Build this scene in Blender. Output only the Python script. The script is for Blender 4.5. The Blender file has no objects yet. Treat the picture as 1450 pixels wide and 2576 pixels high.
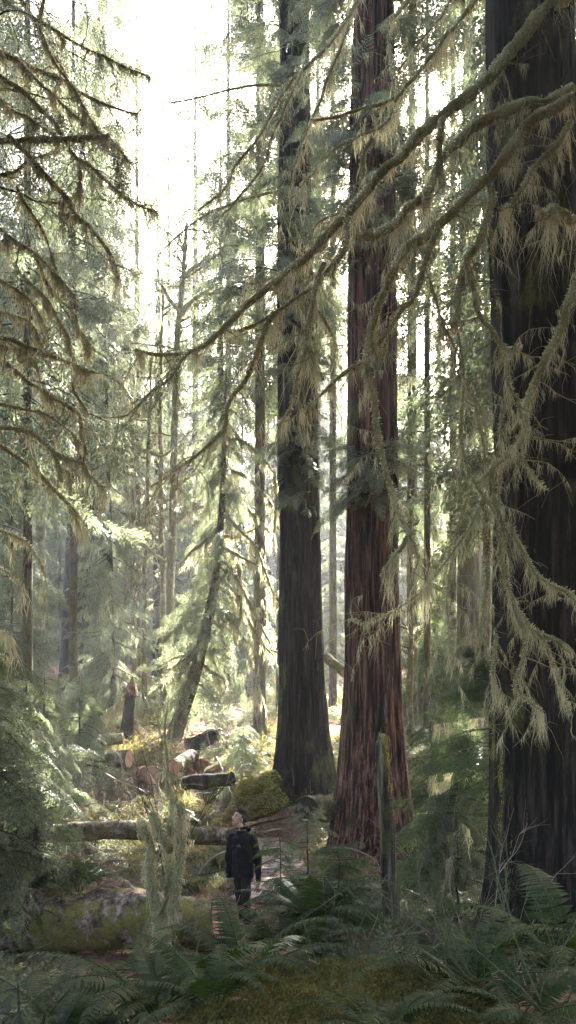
import bpy, math, random
import numpy as np
from mathutils import Vector, Matrix
R = math.radians
sc = bpy.context.scene
COL = sc.collection
F, CX, HY, CZ = 2005.0, 725.0, 1850.0, 3.0

# ---------------------------------------------------------------- camera, sky, sun, exposure
cam_d = bpy.data.cameras.new('camera'); cam = bpy.data.objects.new('camera', cam_d); COL.objects.link(cam)
cam.location = (0, 0, CZ); cam.rotation_euler = (R(90), 0, 0)
cam_d.sensor_fit = 'AUTO'; cam_d.sensor_width = 36; cam_d.lens = 28.02
cam_d.shift_y = (HY - 1288) / 2576.0
cam_d.clip_start = 0.05; cam_d.clip_end = 1000
sc.camera = cam
SUN_EL, SUN_AZ = 37.4, 19.3
w = bpy.data.worlds.new('World'); sc.world = w; w.use_nodes = True
wn = w.node_tree; bgn = wn.nodes['Background']
sky = wn.nodes.new('ShaderNodeTexSky'); sky.sky_type = 'NISHITA'; sky.sun_disc = False
sky.sun_elevation = R(SUN_EL); sky.sun_rotation = R(SUN_AZ); sky.dust_density = 6.0; sky.air_density = 1.0; sky.ozone_density = 1.0
wn.links.new(sky.outputs[0], bgn.inputs[0]); bgn.inputs[1].default_value = 0.105
sd = bpy.data.lights.new('sun', 'SUN'); sd.energy = 5.0; sd.angle = R(0.5); sd.color = (1.0, 0.96, 0.90)
sun = bpy.data.objects.new('sun', sd); COL.objects.link(sun)
sv = Vector((math.sin(R(SUN_AZ)) * math.cos(R(SUN_EL)), math.cos(R(SUN_AZ)) * math.cos(R(SUN_EL)), math.sin(R(SUN_EL))))
sun.rotation_euler = (-sv).to_track_quat('-Z', 'Y').to_euler(); sun.location = (10, 10, 70)
sc.view_settings.view_transform = 'Standard'; sc.view_settings.look = 'None'
sc.view_settings.gamma = 1.0; sc.view_settings.use_curve_mapping = False
sc.view_settings.exposure = 4.05
sc.render.engine = 'CYCLES'
sc.cycles.max_bounces = 6; sc.cycles.diffuse_bounces = 3; sc.cycles.glossy_bounces = 1
sc.cycles.transmission_bounces = 4; sc.cycles.volume_bounces = 1; sc.cycles.transparent_max_bounces = 4
sc.cycles.use_denoising = True; sc.cycles.denoiser = 'OPENIMAGEDENOISE'; sc.cycles.denoising_prefilter = 'NONE'; sc.cycles.sample_clamp_indirect = 6; sc.cycles.use_adaptive_sampling = False
HAZE = 0.001

# ---------------------------------------------------------------- numpy helpers
def W(x, y, D):
    return np.array([(x - CX) / F * D, D, CZ + (HY - y) / F * D])

def _hash(ix, iy, iz):
    n = (ix.astype(np.int64) * 73856093) ^ (iy.astype(np.int64) * 19349663) ^ (iz.astype(np.int64) * 83492791)
    n = (n ^ (n >> 13)) * 1274126177
    n = n ^ (n >> 16)
    return (n & 0xffff).astype(float) / 65535.0

def vn(p):
    p = np.asarray(p, float); i = np.floor(p).astype(int); f = p - i; f = f * f * (3 - 2 * f)
    x, y, z = i[..., 0], i[..., 1], i[..., 2]; o = 0
    for dx in (0, 1):
        for dy in (0, 1):
            for dz in (0, 1):
                wgt = (f[..., 0] if dx else 1 - f[..., 0]) * (f[..., 1] if dy else 1 - f[..., 1]) * (f[..., 2] if dz else 1 - f[..., 2])
                o = o + wgt * _hash(x + dx, y + dy, z + dz)
    return o * 2 - 1

def fbm(p, o=3):
    p = np.asarray(p, float); s = 0; a = 1.0
    for k in range(o):
        s = s + a * vn(p + k * 17.3); p = p * 2.03; a *= .5
    return s

def norm(v):
    v = np.asarray(v, float)
    return v / (np.linalg.norm(v, axis=-1, keepdims=True) + 1e-12)

class G:
    def __init__(s): s.v = []; s.q = []; s.t = []; s.n = 0
    def add(s, v, q=None, t=None):
        v = np.asarray(v, float).reshape(-1, 3)
        if q is not None and len(q): s.q.append(np.asarray(q, np.int64).reshape(-1, 4) + s.n)
        if t is not None and len(t): s.t.append(np.asarray(t, np.int64).reshape(-1, 3) + s.n)
        s.v.append(v); s.n += len(v)
    def quads(s, v):            # (k,4,3)
        v = np.asarray(v, float); k = len(v)
        if k: s.add(v.reshape(-1, 3), np.arange(4 * k).reshape(-1, 4))
    def mesh(s, name, mat=None, smooth=False, origin=(0, 0, 0)):
        me = bpy.data.meshes.new(name)
        if s.n:
            v = np.concatenate(s.v) - np.asarray(origin, float)
            q = np.concatenate(s.q) if s.q else np.zeros((0, 4), np.int64)
            t = np.concatenate(s.t) if s.t else np.zeros((0, 3), np.int64)
            me.vertices.add(len(v)); me.vertices.foreach_set('co', v.astype(np.float32).ravel())
            li = np.concatenate([q.ravel(), t.ravel()]).astype(np.int32)
            me.loops.add(len(li)); me.loops.foreach_set('vertex_index', li)
            nf = len(q) + len(t); me.polygons.add(nf)
            st = np.concatenate([np.arange(len(q)) * 4, len(q) * 4 + np.arange(len(t)) * 3]).astype(np.int32)
            me.polygons.foreach_set('loop_start', st)
            if smooth: me.polygons.foreach_set('use_smooth', np.ones(nf, bool))
            me.update(calc_edges=True)
        if mat: me.materials.append(mat)
        return me
    def build(s, name, mat, parent=None, origin=(0, 0, 0), smooth=False):
        o = bpy.data.objects.new(name, s.mesh(name, mat, smooth, origin)); COL.objects.link(o)
        if parent: o.parent = parent
        else: o.location = origin
        return o

def root(name, label, cat, loc=(0, 0, 0), group=None, rz=0):
    o = bpy.data.objects.new(name, None); COL.objects.link(o); o.location = loc; o.rotation_euler = (0, 0, rz)
    o.empty_display_size = .2
    return tag(o, label, cat, group)
def tag(o, label=None, cat=None, group=None, kind=None):
    if label: o['label'] = label
    if cat: o['category'] = cat
    if group: o['group'] = group
    if kind: o['kind'] = kind
    return o
def inst(name, me, parent, loc=(0, 0, 0), rot=(0, 0, 0), s=1.0):
    o = bpy.data.objects.new(name, me); COL.objects.link(o); o.parent = parent
    o.location = loc; o.rotation_euler = rot; o.scale = (s, s, s) if np.isscalar(s) else s
    return o

def smoothpath(pts, step):
    p = np.asarray(pts, float)
    if len(p) < 2: return p
    a = np.vstack([2 * p[0] - p[1], p, 2 * p[-1] - p[-2]]); out = []
    for i in range(1, len(a) - 2):
        L = np.linalg.norm(a[i + 1, :3] - a[i, :3]); n = max(2, int(L / step)); t = (np.arange(n) / n)[:, None]
        out.append(.5 * (2 * a[i] + (a[i + 1] - a[i - 1]) * t + (2 * a[i - 1] - 5 * a[i] + 4 * a[i + 1] - a[i + 2]) * t * t + (-a[i - 1] + 3 * a[i] - 3 * a[i + 1] + a[i + 2]) * t ** 3))
    return np.vstack(out + [p[-1:]])

def frames(P):
    T = norm(np.gradient(P, axis=0)); up = np.array([0, 0, 1.0])
    if abs(np.mean(T[:, 2])) > .85: up = np.array([0, 1.0, 0])
    A = norm(np.cross(T, up)); B = np.cross(A, T)
    return T, A, B

def tube(g, P, r, seg=8, lump=0., freq=12., cap=True):
    P = np.asarray(P, float); n = len(P); r = np.broadcast_to(np.asarray(r, float), (n,))
    T, A, B = frames(P); th = np.arange(seg) / seg * 2 * np.pi
    dirs = A[:, None] * np.cos(th)[None, :, None] + B[:, None] * np.sin(th)[None, :, None]
    V = P[:, None] + dirs * r[:, None, None]
    if lump: V = P[:, None] + dirs * (r[:, None] * (1 + lump * fbm(V * freq, 2)))[..., None]
    i = np.arange(n - 1)[:, None] * seg; j = np.arange(seg)[None]; j2 = (j + 1) % seg
    q = np.stack([i + j, i + j2, i + seg + j2, i + seg + j], -1).reshape(-1, 4)
    v = V.reshape(-1, 3)
    if cap:
        v = np.vstack([v, P[0] - T[0] * r[0] * .3, P[-1] + T[-1] * r[-1] * .5]); a = n * seg
        t = [[a, (k + 1) % seg, k] for k in range(seg)] + [[a + 1, (n - 1) * seg + k, (n - 1) * seg + (k + 1) % seg] for k in range(seg)]
        g.add(v, q, t)
    else: g.add(v, q)

def inst_quads(T, M, t):
    """T (n,4,3) template; M (k,3,3) columns=axes; t (k,3)."""
    return (np.einsum('kij,nqj->knqi', M, T) + t[:, None, None, :]).reshape(-1, 4, 3)

def basis(d, up, roll=None):
    d = norm(d); s = norm(np.cross(up, d)); u = np.cross(d, s)
    if roll is not None:
        c, k = np.cos(roll)[:, None], np.sin(roll)[:, None]; s, u = s * c + u * k, u * c - s * k
    return np.stack([d, s, u], -1)

def rhomb(base, d, side, L, wd, at=.45):
    b = base; tip = b + d * L[:, None]; m = b + d * (L * at)[:, None]
    return np.stack([b, m + side * wd[:, None] / 2, tip, m - side * wd[:, None] / 2], 1)

# ---------------------------------------------------------------- foliage templates
def spray(pairs, leaf, lw, seed, width=.45, droop=.25, cedar=False):
    """flat spray along +x, length 1"""
    r = np.random.RandomState(seed); out = []
    for s in np.linspace(.08, .97, pairs):
        for sg in (-1, 1):
            L = width * (1 - s) ** .6 * min(1, .45 + s * 2.2) * r.uniform(.7, 1.15) + .05
            ang = R(r.uniform(38, 58) if not cedar else r.uniform(25, 45))
            d = np.array([math.cos(ang), sg * math.sin(ang), 0]); k = max(1, int(L / leaf * 1.25))
            b = np.array([s, 0, 0]) + d[None] * (np.arange(k) / max(k, 1) * L)[:, None]
            b = b + r.normal(0, .008, b.shape)
            dd = norm(d[None] + r.normal(0, .22, (k, 3)) * [1, 1, .8])
            sd_ = norm(np.cross(dd, [0, 0, 1]) + r.normal(0, .25, (k, 3)))
            out.append(rhomb(b, dd, sd_, leaf * r.uniform(.9, 1.5, k), lw * r.uniform(.7, 1.2, k)))
    k = int(1 / leaf); b = np.stack([np.linspace(0, .95, k), np.zeros(k), np.zeros(k)], 1)
    out.append(rhomb(b, norm(np.array([[1, 0, 0]]) + r.normal(0, .1, (k, 3))), norm(np.array([[0, 1, 0]]) + r.normal(0, .2, (k, 3))), np.full(k, leaf * 1.3), np.full(k, lw * .8)))
    q = np.concatenate(out); q[..., 2] -= droop * q[..., 0] ** 2 + .25 * np.abs(q[..., 1]) ** 1.5
    return q

SPRAY_HI = [spray(15, .05, .021, s, droop=.22) for s in (1, 2, 3)]
SPRAY_MID = [spray(11, .078, .044, s, droop=.28) for s in (4, 5)]
SPRAY_LO = [spray(8, .13, .075, s, width=.45, droop=.3) for s in (6, 7)]
SPRAY_FAR = [spray(4, .27, .17, s, width=.5, droop=.3) for s in (16, 17)]
SPRAY_CED = [spray(9, .10, .048, s, width=.38, droop=.35, cedar=True) for s in (8, 9)]

def bough(style, seed, L=1.0, lod='mid', nsp=14, ssz=.42, fill=1.0):
    """a bough along +x with sprays; returns quads and axis path"""
    r = np.random.RandomState(seed)
    s = np.linspace(0, 1, 14)
    if style == 'hem': z = .10 * s - .55 * s ** 2.2
    elif style == 'ced': z = -.30 * s - .42 * s ** 1.5 + .28 * s ** 4
    elif style == 'flat': z = .05 * s - .22 * s ** 2
    else: z = -.75 * s
    y = .08 * np.sin(s * r.uniform(2, 6) + r.uniform(0, 6)) * s
    P = np.stack([s, y, z], 1) * L; T = norm(np.gradient(P, axis=0))
    tpl = {'hi': SPRAY_HI, 'mid': SPRAY_MID, 'lo': SPRAY_LO, 'far': SPRAY_FAR}[lod] if style != 'ced' else (SPRAY_CED if lod != 'hi' else SPRAY_HI)
    out = []
    ts = np.linspace(.16, .98, nsp)
    k = 0
    for t in ts:
        if r.rand() > fill: k += 1; continue
        p = np.array([np.interp(t, s, P[:, c]) for c in range(3)]); tt = np.array([np.interp(t, s, T[:, c]) for c in range(3)])
        sg = 1 if k % 2 else -1; k += 1
        ang = R(r.uniform(35, 65)) * (1 - .5 * t) * sg
        c_, s_ = math.cos(ang), math.sin(ang); d = np.array([tt[0] * c_ - tt[1] * s_, tt[0] * s_ + tt[1] * c_, tt[2]])
        if style == 'ced': d[2] -= r.uniform(.5, 1.5)
        elif style == 'hang': d[2] -= r.uniform(.3, 1.5)
        else: d[2] -= r.uniform(-.1, .35)
        M = basis(d[None], np.array([[0, 0, 1.0]]) + r.normal(0, .15, (1, 3)), np.array([r.normal(0, .35)]))
        sz = ssz * L * (1.1 - .65 * t) * r.uniform(.75, 1.25)
        out.append(inst_quads(tpl[r.randint(len(tpl))], M * sz, p[None]))
    M = basis(T[-1:], np.array([[0, 0, 1.0]]))
    out.append(inst_quads(tpl[0], M * ssz * L * .6, P[-1:]))
    return np.concatenate(out), P

_bc = {}
def boughs(style, lod, nsp, ssz, fill):
    k = (style, lod, nsp, ssz, fill)
    if k not in _bc: _bc[k] = [bough(style, 100 + i * 7, 1.0, lod, nsp, ssz, fill) for i in range(4)]
    return _bc[k]

PATHS = []
def crown(seed, H0, H1, len0, len1, n, style='hem', lod='mid', nsp=14, ssz=.42, fill=1., az=None, rtrunk=.1, shape=.8, wood=None, xy=None, tilt=0.):
    """returns foliage G and wood G. boughs from height H0..H1; len0 at bottom -> len1 at top; xy(z): trunk centre"""
    r = np.random.RandomState(seed); bs = boughs(style, lod, nsp, ssz, fill); g = G(); wg = G(); PATHS.clear()
    for i in range(n):
        u = r.rand() ** 1.0; z = H0 + (H1 - H0) * u
        L = (len0 + (len1 - len0) * u ** shape) * r.uniform(.6, 1.25)
        a = r.uniform(0, 2 * np.pi) if az is None else r.uniform(*az)
        q, P = bs[r.randint(len(bs))]
        ca, sa = math.cos(a), math.sin(a); ti = r.normal(tilt, .12)
        X = np.array([ca * math.cos(ti), sa * math.cos(ti), math.sin(ti)]); Y = np.array([-sa, ca, 0]) * (1 if r.rand() > .5 else -1); Z = np.cross(X, Y); Z = Z * np.sign(Z[2]); ro = r.normal(0, .45); Y, Z = Y * math.cos(ro) + Z * math.sin(ro), Z * math.cos(ro) - Y * math.sin(ro)
        M = np.stack([X, Y, Z], -1) * L; c = np.array([0, 0, z]) if xy is None else np.array([*xy(z), z])
        c = c + np.array([ca, sa, 0]) * rtrunk * .6; PATHS.append(P @ M.T + c)
        g.quads(q @ M.T + c)
        PP = P @ M.T + c
        tube(wg, PP[::2], np.linspace(.011 * L + .0015, .002, len(PP[::2])), 4, cap=False)
    return g, wg

# ---------------------------------------------------------------- hanging moss
def beard(g, P, r, n_per_m, lmean, wd, seed, cl=.12, under=True):
    rs = np.random.RandomState(seed)
    seg = np.linalg.norm(np.diff(P, axis=0), axis=1); tot = seg.sum(); cum = np.concatenate([[0], np.cumsum(seg)])
    n = int(tot * n_per_m)
    if n < 2: return
    nt = max(2, int(tot / cl)); tc = rs.uniform(0, tot, nt); tl = rs.gamma(2.2, .42, nt) + .12
    w_ = tl / tl.sum(); idx = rs.choice(nt, n, p=w_)
    s = np.clip(tc[idx] + rs.normal(0, cl * .35, n), 0, tot)
    base = np.stack([np.interp(s, cum, P[:, c]) for c in range(3)], 1)
    rr = np.interp(s, cum, np.broadcast_to(r, (len(P),)))
    base = base + rs.normal(0, .55, (n, 3)) * rr[:, None] * [1, 1, .3]; base[:, 2] -= rr * .5
    L = lmean * tl[idx] * rs.uniform(.35, 1.25, n) * (.55 + .45 * np.exp(-((s - tc[idx]) / (cl * .6)) ** 2))
    sway = rs.normal(0, .07, (n, 3)) + (rs.normal(0, .06, (nt, 3)))[idx]; sway[:, 2] = 0
    ang = rs.uniform(0, np.pi, n); sd_ = np.stack([np.cos(ang), np.sin(ang) * .6, np.zeros(n)], 1)
    ww = wd * rs.uniform(.5, 1.4, n)
    L = L * 1.0; amp = .13
    wob = rs.normal(0, 1, (5, n, 3)) * [1, 1, .3]
    pk = [base]
    for a_ in range(5): pk.append(pk[-1] + (sway * .25 + wob[a_] * amp * .45 + [0, 0, -.21]) * L[:, None])
    for a_, wa, wb in zip(range(5), (.8, 1., .8, .6, .35), (1., .8, .6, .35, .06)):
        a, b = pk[a_], pk[a_ + 1]
        g.quads(np.stack([a - sd_ * (ww * wa / 2)[:, None], a + sd_ * (ww * wa / 2)[:, None], b + sd_ * (ww * wb / 2)[:, None], b - sd_ * (ww * wb / 2)[:, None]], 1))

def fuzz(g, P, r, n_per_m, L, seed):
    rs = np.random.RandomState(seed)
    seg = np.linalg.norm(np.diff(P, axis=0), axis=1); tot = seg.sum(); cum = np.concatenate([[0], np.cumsum(seg)]); n = int(tot * n_per_m)
    if n < 1: return
    s = rs.uniform(0, tot, n); base = np.stack([np.interp(s, cum, P[:, c]) for c in range(3)], 1)
    rr = np.interp(s, cum, np.broadcast_to(r, (len(P),)))
    T, A, B = frames(P); Ai = norm(np.stack([np.interp(s, cum, A[:, c]) for c in range(3)], 1)); Bi = norm(np.stack([np.interp(s, cum, B[:, c]) for c in range(3)], 1))
    a = rs.uniform(0, 2 * np.pi, n); d = Ai * np.cos(a)[:, None] + Bi * np.sin(a)[:, None]
    b = base + d * rr[:, None] * .85; d2 = norm(d + rs.normal(0, .4, (n, 3)) + [0, 0, -.3]); sd_ = norm(np.cross(d2, rs.normal(0, 1, (n, 3))))
    g.quads(rhomb(b, d2, sd_, L * rs.uniform(.5, 1.5, n), L * .3 * rs.uniform(.6, 1.4, n)))

# ---------------------------------------------------------------- materials
def mat(name):
    m = bpy.data.materials.new(name); m.use_nodes = True; nt = m.node_tree
    b = nt.nodes['Principled BSDF']; b.inputs['Specular IOR Level'].default_value = .25
    return m, nt, b
def N(nt, t, **k):
    n = nt.nodes.new(t)
    for a, v in k.items(): setattr(n, a, v)
    return n
def coords(nt, scale=(1, 1, 1), src='Object'):
    tc = N(nt, 'ShaderNodeTexCoord'); mp = N(nt, 'ShaderNodeMapping'); mp.inputs['Scale'].default_value = scale
    nt.links.new(tc.outputs[src], mp.inputs['Vector']); return mp.outputs[0]
def noise_n(nt, vec, scale, detail=4, rough=.6):
    n = N(nt, 'ShaderNodeTexNoise'); n.inputs['Scale'].default_value = scale; n.inputs['Detail'].default_value = detail; n.inputs['Roughness'].default_value = rough
    nt.links.new(vec, n.inputs['Vector']); return n.outputs['Fac']
def ramp(nt, fac, stops):
    r = N(nt, 'ShaderNodeValToRGB'); e = r.color_ramp.elements
    while len(e) < len(stops): e.new(.5)
    for k, (p, c) in enumerate(stops): e[k].position = p; e[k].color = (*c, 1) if len(c) == 3 else c
    nt.links.new(fac, r.inputs[0]); return r.outputs[0]
def mixc(nt, fac, a, b, mode='MIX'):
    m = N(nt, 'ShaderNodeMix', data_type='RGBA', blend_type=mode)
    if isinstance(fac, (int, float)): m.inputs[0].default_value = fac
    else: nt.links.new(fac, m.inputs[0])
    for i, v in ((6, a), (7, b)):
        if isinstance(v, tuple): m.inputs[i].default_value = (*v, 1)
        else: nt.links.new(v, m.inputs[i])
    return m.outputs[2]
def bump(nt, b, h, strength=.6, dist=.02):
    n = N(nt, 'ShaderNodeBump'); n.inputs['Strength'].default_value = strength; n.inputs['Distance'].default_value = dist
    nt.links.new(h, n.inputs['Height']); nt.links.new(n.outputs[0], b.inputs['Normal'])

def leaf_mat(name, c0, c1, c2, trans=.5, gloss=.45, tint=(1.25, 1.27, .98)):
    m, nt, b = mat(name)
    geo = N(nt, 'ShaderNodeNewGeometry')
    big = noise_n(nt, coords(nt, (1, 1, 1)), 1.3, 2)
    mx = N(nt, 'ShaderNodeMath', operation='MULTIPLY_ADD'); mx.inputs[1].default_value = .45
    nt.links.new(geo.outputs['Random Per Island'], mx.inputs[0])
    m2 = N(nt, 'ShaderNodeMath', operation='MULTIPLY'); m2.inputs[1].default_value = .75; nt.links.new(big, m2.inputs[0]); nt.links.new(m2.outputs[0], mx.inputs[2])
    col = ramp(nt, mx.outputs[0], [(.25, c0), (.6, c1), (.95, c2)])
    nt.links.new(col, b.inputs['Base Color']); b.inputs['Roughness'].default_value = gloss; b.inputs['Specular IOR Level'].default_value = .25
    tr = N(nt, 'ShaderNodeBsdfTranslucent'); tcol = mixc(nt, 1.0, col, tint, 'MULTIPLY')
    nt.links.new(tcol, tr.inputs['Color'])
    ms = N(nt, 'ShaderNodeMixShader'); ms.inputs[0].default_value = trans
    nt.links.new(b.outputs[0], ms.inputs[1]); nt.links.new(tr.outputs[0], ms.inputs[2])
    nt.links.new(ms.outputs[0], nt.nodes['Material Output'].inputs[0])
    return m

def bark_mat(name, c_dark, c_mid, c_light, moss=(.10, .11, .03), mossamt=.3, sxy=9, sz=.7, dist=.03, blotch=1.2):
    m, nt, b = mat(name)
    v = coords(nt, (sxy, sxy, sz)); n1 = noise_n(nt, v, 1.0, 6, .65)
    v2 = coords(nt, (sxy * 4, sxy * 4, sz * 3)); n2 = noise_n(nt, v2, 1.0, 4, .7)
    col = ramp(nt, n1, [(.41, c_dark), (.5, c_mid), (.60, c_light)])
    col = mixc(nt, .85, col, ramp(nt, n2, [(.36, (.25, .25, .25)), (.64, (1.4, 1.4, 1.4))]), 'MULTIPLY')
    bl = noise_n(nt, coords(nt, (1, 1, .5)), blotch, 5, .7)
    mf = ramp(nt, bl, [(.62 - mossamt * .4, (0, 0, 0)), (.74 - mossamt * .4, (1, 1, 1))])
    mcol = ramp(nt, noise_n(nt, coords(nt), 30, 3), [(.3, tuple(c * .5 for c in moss)), (.7, moss)])
    col = mixc(nt, mf, col, mcol)
    nt.links.new(col, b.inputs['Base Color']); b.inputs['Roughness'].default_value = .9; b.inputs['Specular IOR Level'].default_value = .15
    ad = N(nt, 'ShaderNodeMath', operation='MULTIPLY_ADD'); ad.inputs[1].default_value = .35; nt.links.new(n2, ad.inputs[0]); nt.links.new(n1, ad.inputs[2])
    bump(nt, b, ad.outputs[0], 1.0, dist)
    return m

def moss_mat(name, c0, c1, trans=.25, scale=25):
    m, nt, b = mat(name)
    n = noise_n(nt, coords(nt), scale, 4); geo = N(nt, 'ShaderNodeNewGeometry')
    col = ramp(nt, n, [(.3, c0), (.7, c1)])
    col = mixc(nt, .5, col, ramp(nt, geo.outputs['Random Per Island'], [(0, (.5, .5, .5)), (1, (1.3, 1.3, 1.3))]), 'MULTIPLY')
    nt.links.new(col, b.inputs['Base Color']); b.inputs['Roughness'].default_value = .95; b.inputs['Specular IOR Level'].default_value = .1
    bump(nt, b, noise_n(nt, coords(nt), scale * 3, 3), .8, .02)
    tr = N(nt, 'ShaderNodeBsdfTranslucent'); nt.links.new(col, tr.inputs['Color'])
    ms = N(nt, 'ShaderNodeMixShader'); ms.inputs[0].default_value = trans
    nt.links.new(b.outputs[0], ms.inputs[1]); nt.links.new(tr.outputs[0], ms.inputs[2]); nt.links.new(ms.outputs[0], nt.nodes['Material Output'].inputs[0])
    return m

def plain(name, c, rough=.7, sc_=40, var=.3, bd=.004, spec=.3):
    m, nt, b = mat(name)
    n = noise_n(nt, coords(nt), sc_, 4)
    col = ramp(nt, n, [(.25, tuple(x * (1 - var) for x in c)), (.75, tuple(min(1, x * (1 + var)) for x in c))])
    nt.links.new(col, b.inputs['Base Color']); b.inputs['Roughness'].default_value = rough; b.inputs['Specular IOR Level'].default_value = spec
    bump(nt, b, n, .5, bd); return m

M = {}
M['hem'] = leaf_mat('hemlock_needles', (.045, .058, .036), (.095, .115, .072), (.165, .185, .12), .6)
M['ced'] = leaf_mat('cedar_foliage', (.075, .09, .062), (.14, .158, .108), (.24, .255, .18), .6, .4)
M['pale'] = leaf_mat('pale_foliage', (.10, .12, .085), (.18, .20, .14), (.30, .32, .23), .55, .35)
M['fresh'] = leaf_mat('fresh_green_leaves', (.06, .10, .03), (.11, .16, .055), (.18, .23, .09), .5)
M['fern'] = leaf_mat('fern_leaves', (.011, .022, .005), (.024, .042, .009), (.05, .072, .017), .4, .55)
M['fernbrown'] = leaf_mat('withered_fern', (.07, .04, .02), (.15, .085, .045), (.25, .15, .09), .3, .7)
M['beard'] = leaf_mat('hanging_moss', (.33, .315, .235), (.46, .445, .34), (.60, .58, .47), .68, .8, (1.15, 1.1, .85))
M['fuzz'] = leaf_mat('moss_fuzz', (.14, .13, .045), (.24, .22, .085), (.36, .33, .15), .6, .9, (1.2, 1.15, .7))
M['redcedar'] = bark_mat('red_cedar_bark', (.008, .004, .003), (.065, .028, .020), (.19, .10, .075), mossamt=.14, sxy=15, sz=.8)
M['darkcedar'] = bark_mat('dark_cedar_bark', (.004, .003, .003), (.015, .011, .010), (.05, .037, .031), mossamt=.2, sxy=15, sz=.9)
M['giantbark'] = bark_mat('giant_cedar_bark', (.003, .0025, .0025), (.009, .007, .0065), (.032, .025, .021), mossamt=.15, sxy=15, sz=.9)  # dark cedar bark darkened further, the giant's shade put into its colour
M['greycedar'] = bark_mat('grey_cedar_bark', (.03, .024, .018), (.085, .07, .055), (.2, .17, .13), mossamt=.4)
M['alder'] = bark_mat('mossy_alder_bark', (.09, .07, .045), (.2, .165, .11), (.32, .27, .19), (.16, .14, .05), .5, 6, 3, .02, 2.5)
M['hembark'] = bark_mat('hemlock_bark', (.03, .022, .016), (.075, .055, .04), (.14, .11, .085), (.12, .12, .035), .4, 12, 4, .02, 2)
M['limb'] = bark_mat('mossy_limb_bark', (.07, .06, .04), (.17, .15, .09), (.28, .25, .16), (.30, .28, .14), .75, 20, 20, .02, 6)
M['moss'] = moss_mat('green_gold_moss', (.05, .055, .012), (.16, .15, .04))
M['sap'] = leaf_mat('sapling_needles', (.035, .06, .024), (.06, .09, .036), (.1, .135, .055), .5)
M['twig'] = plain('bare_twig', (.20, .15, .12), .8)
M['twiggreen'] = plain('green_twig', (.065, .078, .035), .8, 60, .5)
M['darktwig'] = plain('dark_twig', (.03, .024, .02), .9)
M['cut'] = plain('fresh_cut_wood', (.40, .23, .17), .8, 20)
M['rot'] = plain('rotten_orange_wood', (.20, .09, .05), .95, 9, .8, .04)
M['darkwood'] = plain('dark_wet_wood', (.02, .016, .012), .85, 12, .5, .03)

# ---------------------------------------------------------------- ground
_gy = [-10, 0, 2, 3, 4.15, 4.6, 5.2, 6.5, 8, 10, 12, 14, 16, 18, 20, 22, 26, 30, 35, 40, 55, 80, 200]
_gv = [2.2, 2.1, 1.95, 1.86, 1.78, 1.25, .95, .55, .25, .08, 0, 0, .15, .4, .8, 1.2, 2.0, 2.85, 3.9, 4.9, 7.6, 11, 20]
PATH = np.array([(-.85, 9.0), (-.80, 11.0), (-.72, 12.7), (-.45, 14.3), (-.16, 15.6), (-.12, 17), (-.35, 18.5), (-.75, 20.2), (-1.6, 22)])
def path_d(x, y):
    d = np.full(np.shape(x), 1e9)
    for a, b in zip(PATH[:-1], PATH[1:]):
        ab = b - a; t = np.clip(((x - a[0]) * ab[0] + (y - a[1]) * ab[1]) / (ab @ ab), 0, 1)
        d = np.minimum(d, np.hypot(x - a[0] - t * ab[0], y - a[1] - t * ab[1]))
    return d
def gz(x, y):
    x = np.asarray(x, float); y = np.asarray(y, float)
    z = np.interp(y, _gy, _gv)
    amp = np.clip((y - 3) / 12, .15, 1) * np.clip(1 + (y - 30) / 40, 1, 2)
    n = fbm(np.stack([x * .45, y * .45, x * 0], -1), 4) * .16 + fbm(np.stack([x * 2.2, y * 2.2, x * 0 + 3], -1), 3) * .05
    z2 = z + n * amp
    pd = path_d(x, y); k = np.clip((pd - .45) / .8, 0, 1); k = k * k * (3 - 2 * k)
    pz = np.interp(y, [8, 12, 15, 18, 20, 22], [.3, 0, .0, .12, .3, .8])
    m = (y > 8) & (y < 22.5)
    z3 = np.where(m, z2 * k + pz * (1 - k), z2)
    z3 = z3 + np.clip((x - 2.0) / 6, 0, 1) * 1.0 * np.clip((y - 6) / 8, 0, 1) * np.clip((30 - y) / 10, 0, 1)   # right bank
    z3 = z3 - np.clip((-x - .35) / .8, 0, 1) * .5 * np.clip((5.2 - y) / .8, 0, 1) * np.clip((y - 2), 0, 1)
    z3 = z3 + .68 * np.exp(-((x - .42) / .75) ** 2 - ((y - 9.0) / .9) ** 2)   # hummock right of the trail
    return z3
def gzf(x, y): return float(gz(np.array([x]), np.array([y]))[0])
def XG(px, D):
    x = (px - CX) / F * D; return x, D, gzf(x, D)

g = G()
yy = np.concatenate([np.arange(-8, 2, .5), np.arange(2, 30, .09), 30 + np.cumsum(np.linspace(.1, 6, 60))])
ss = np.sign(np.linspace(-1, 1, 221)) * np.abs(np.linspace(-1, 1, 221)) ** 1.25
Xg = ss[None] * (5 + .62 * np.abs(yy))[:, None] * 1.25; Yg = np.repeat(yy[:, None], 221, 1)
Z = gz(Xg, Yg); V = np.stack([Xg, Yg, Z], -1)
i = np.arange(len(yy) - 1)[:, None] * 221; j = np.arange(220)[None]
g.add(V.reshape(-1, 3), np.stack([i + j, i + j + 1, i + 221 + j + 1, i + 221 + j], -1).reshape(-1, 4))
m, nt, b = mat('forest_floor')
v = coords(nt)
n1 = noise_n(nt, v, .7, 6, .65); n2 = noise_n(nt, v, 9, 5, .7); n3 = noise_n(nt, v, 45, 3, .7)
litter = ramp(nt, n2, [(.3, (.08, .045, .028)), (.5, (.22, .13, .085)), (.66, (.38, .25, .16)), (.8, (.5, .34, .22))])
mosc = ramp(nt, n3, [(.3, (.03, .035, .01)), (.7, (.12, .13, .035))])
col = mixc(nt, ramp(nt, n1, [(.48, (0, 0, 0)), (.62, (1, 1, 1))]), litter, mosc)
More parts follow.
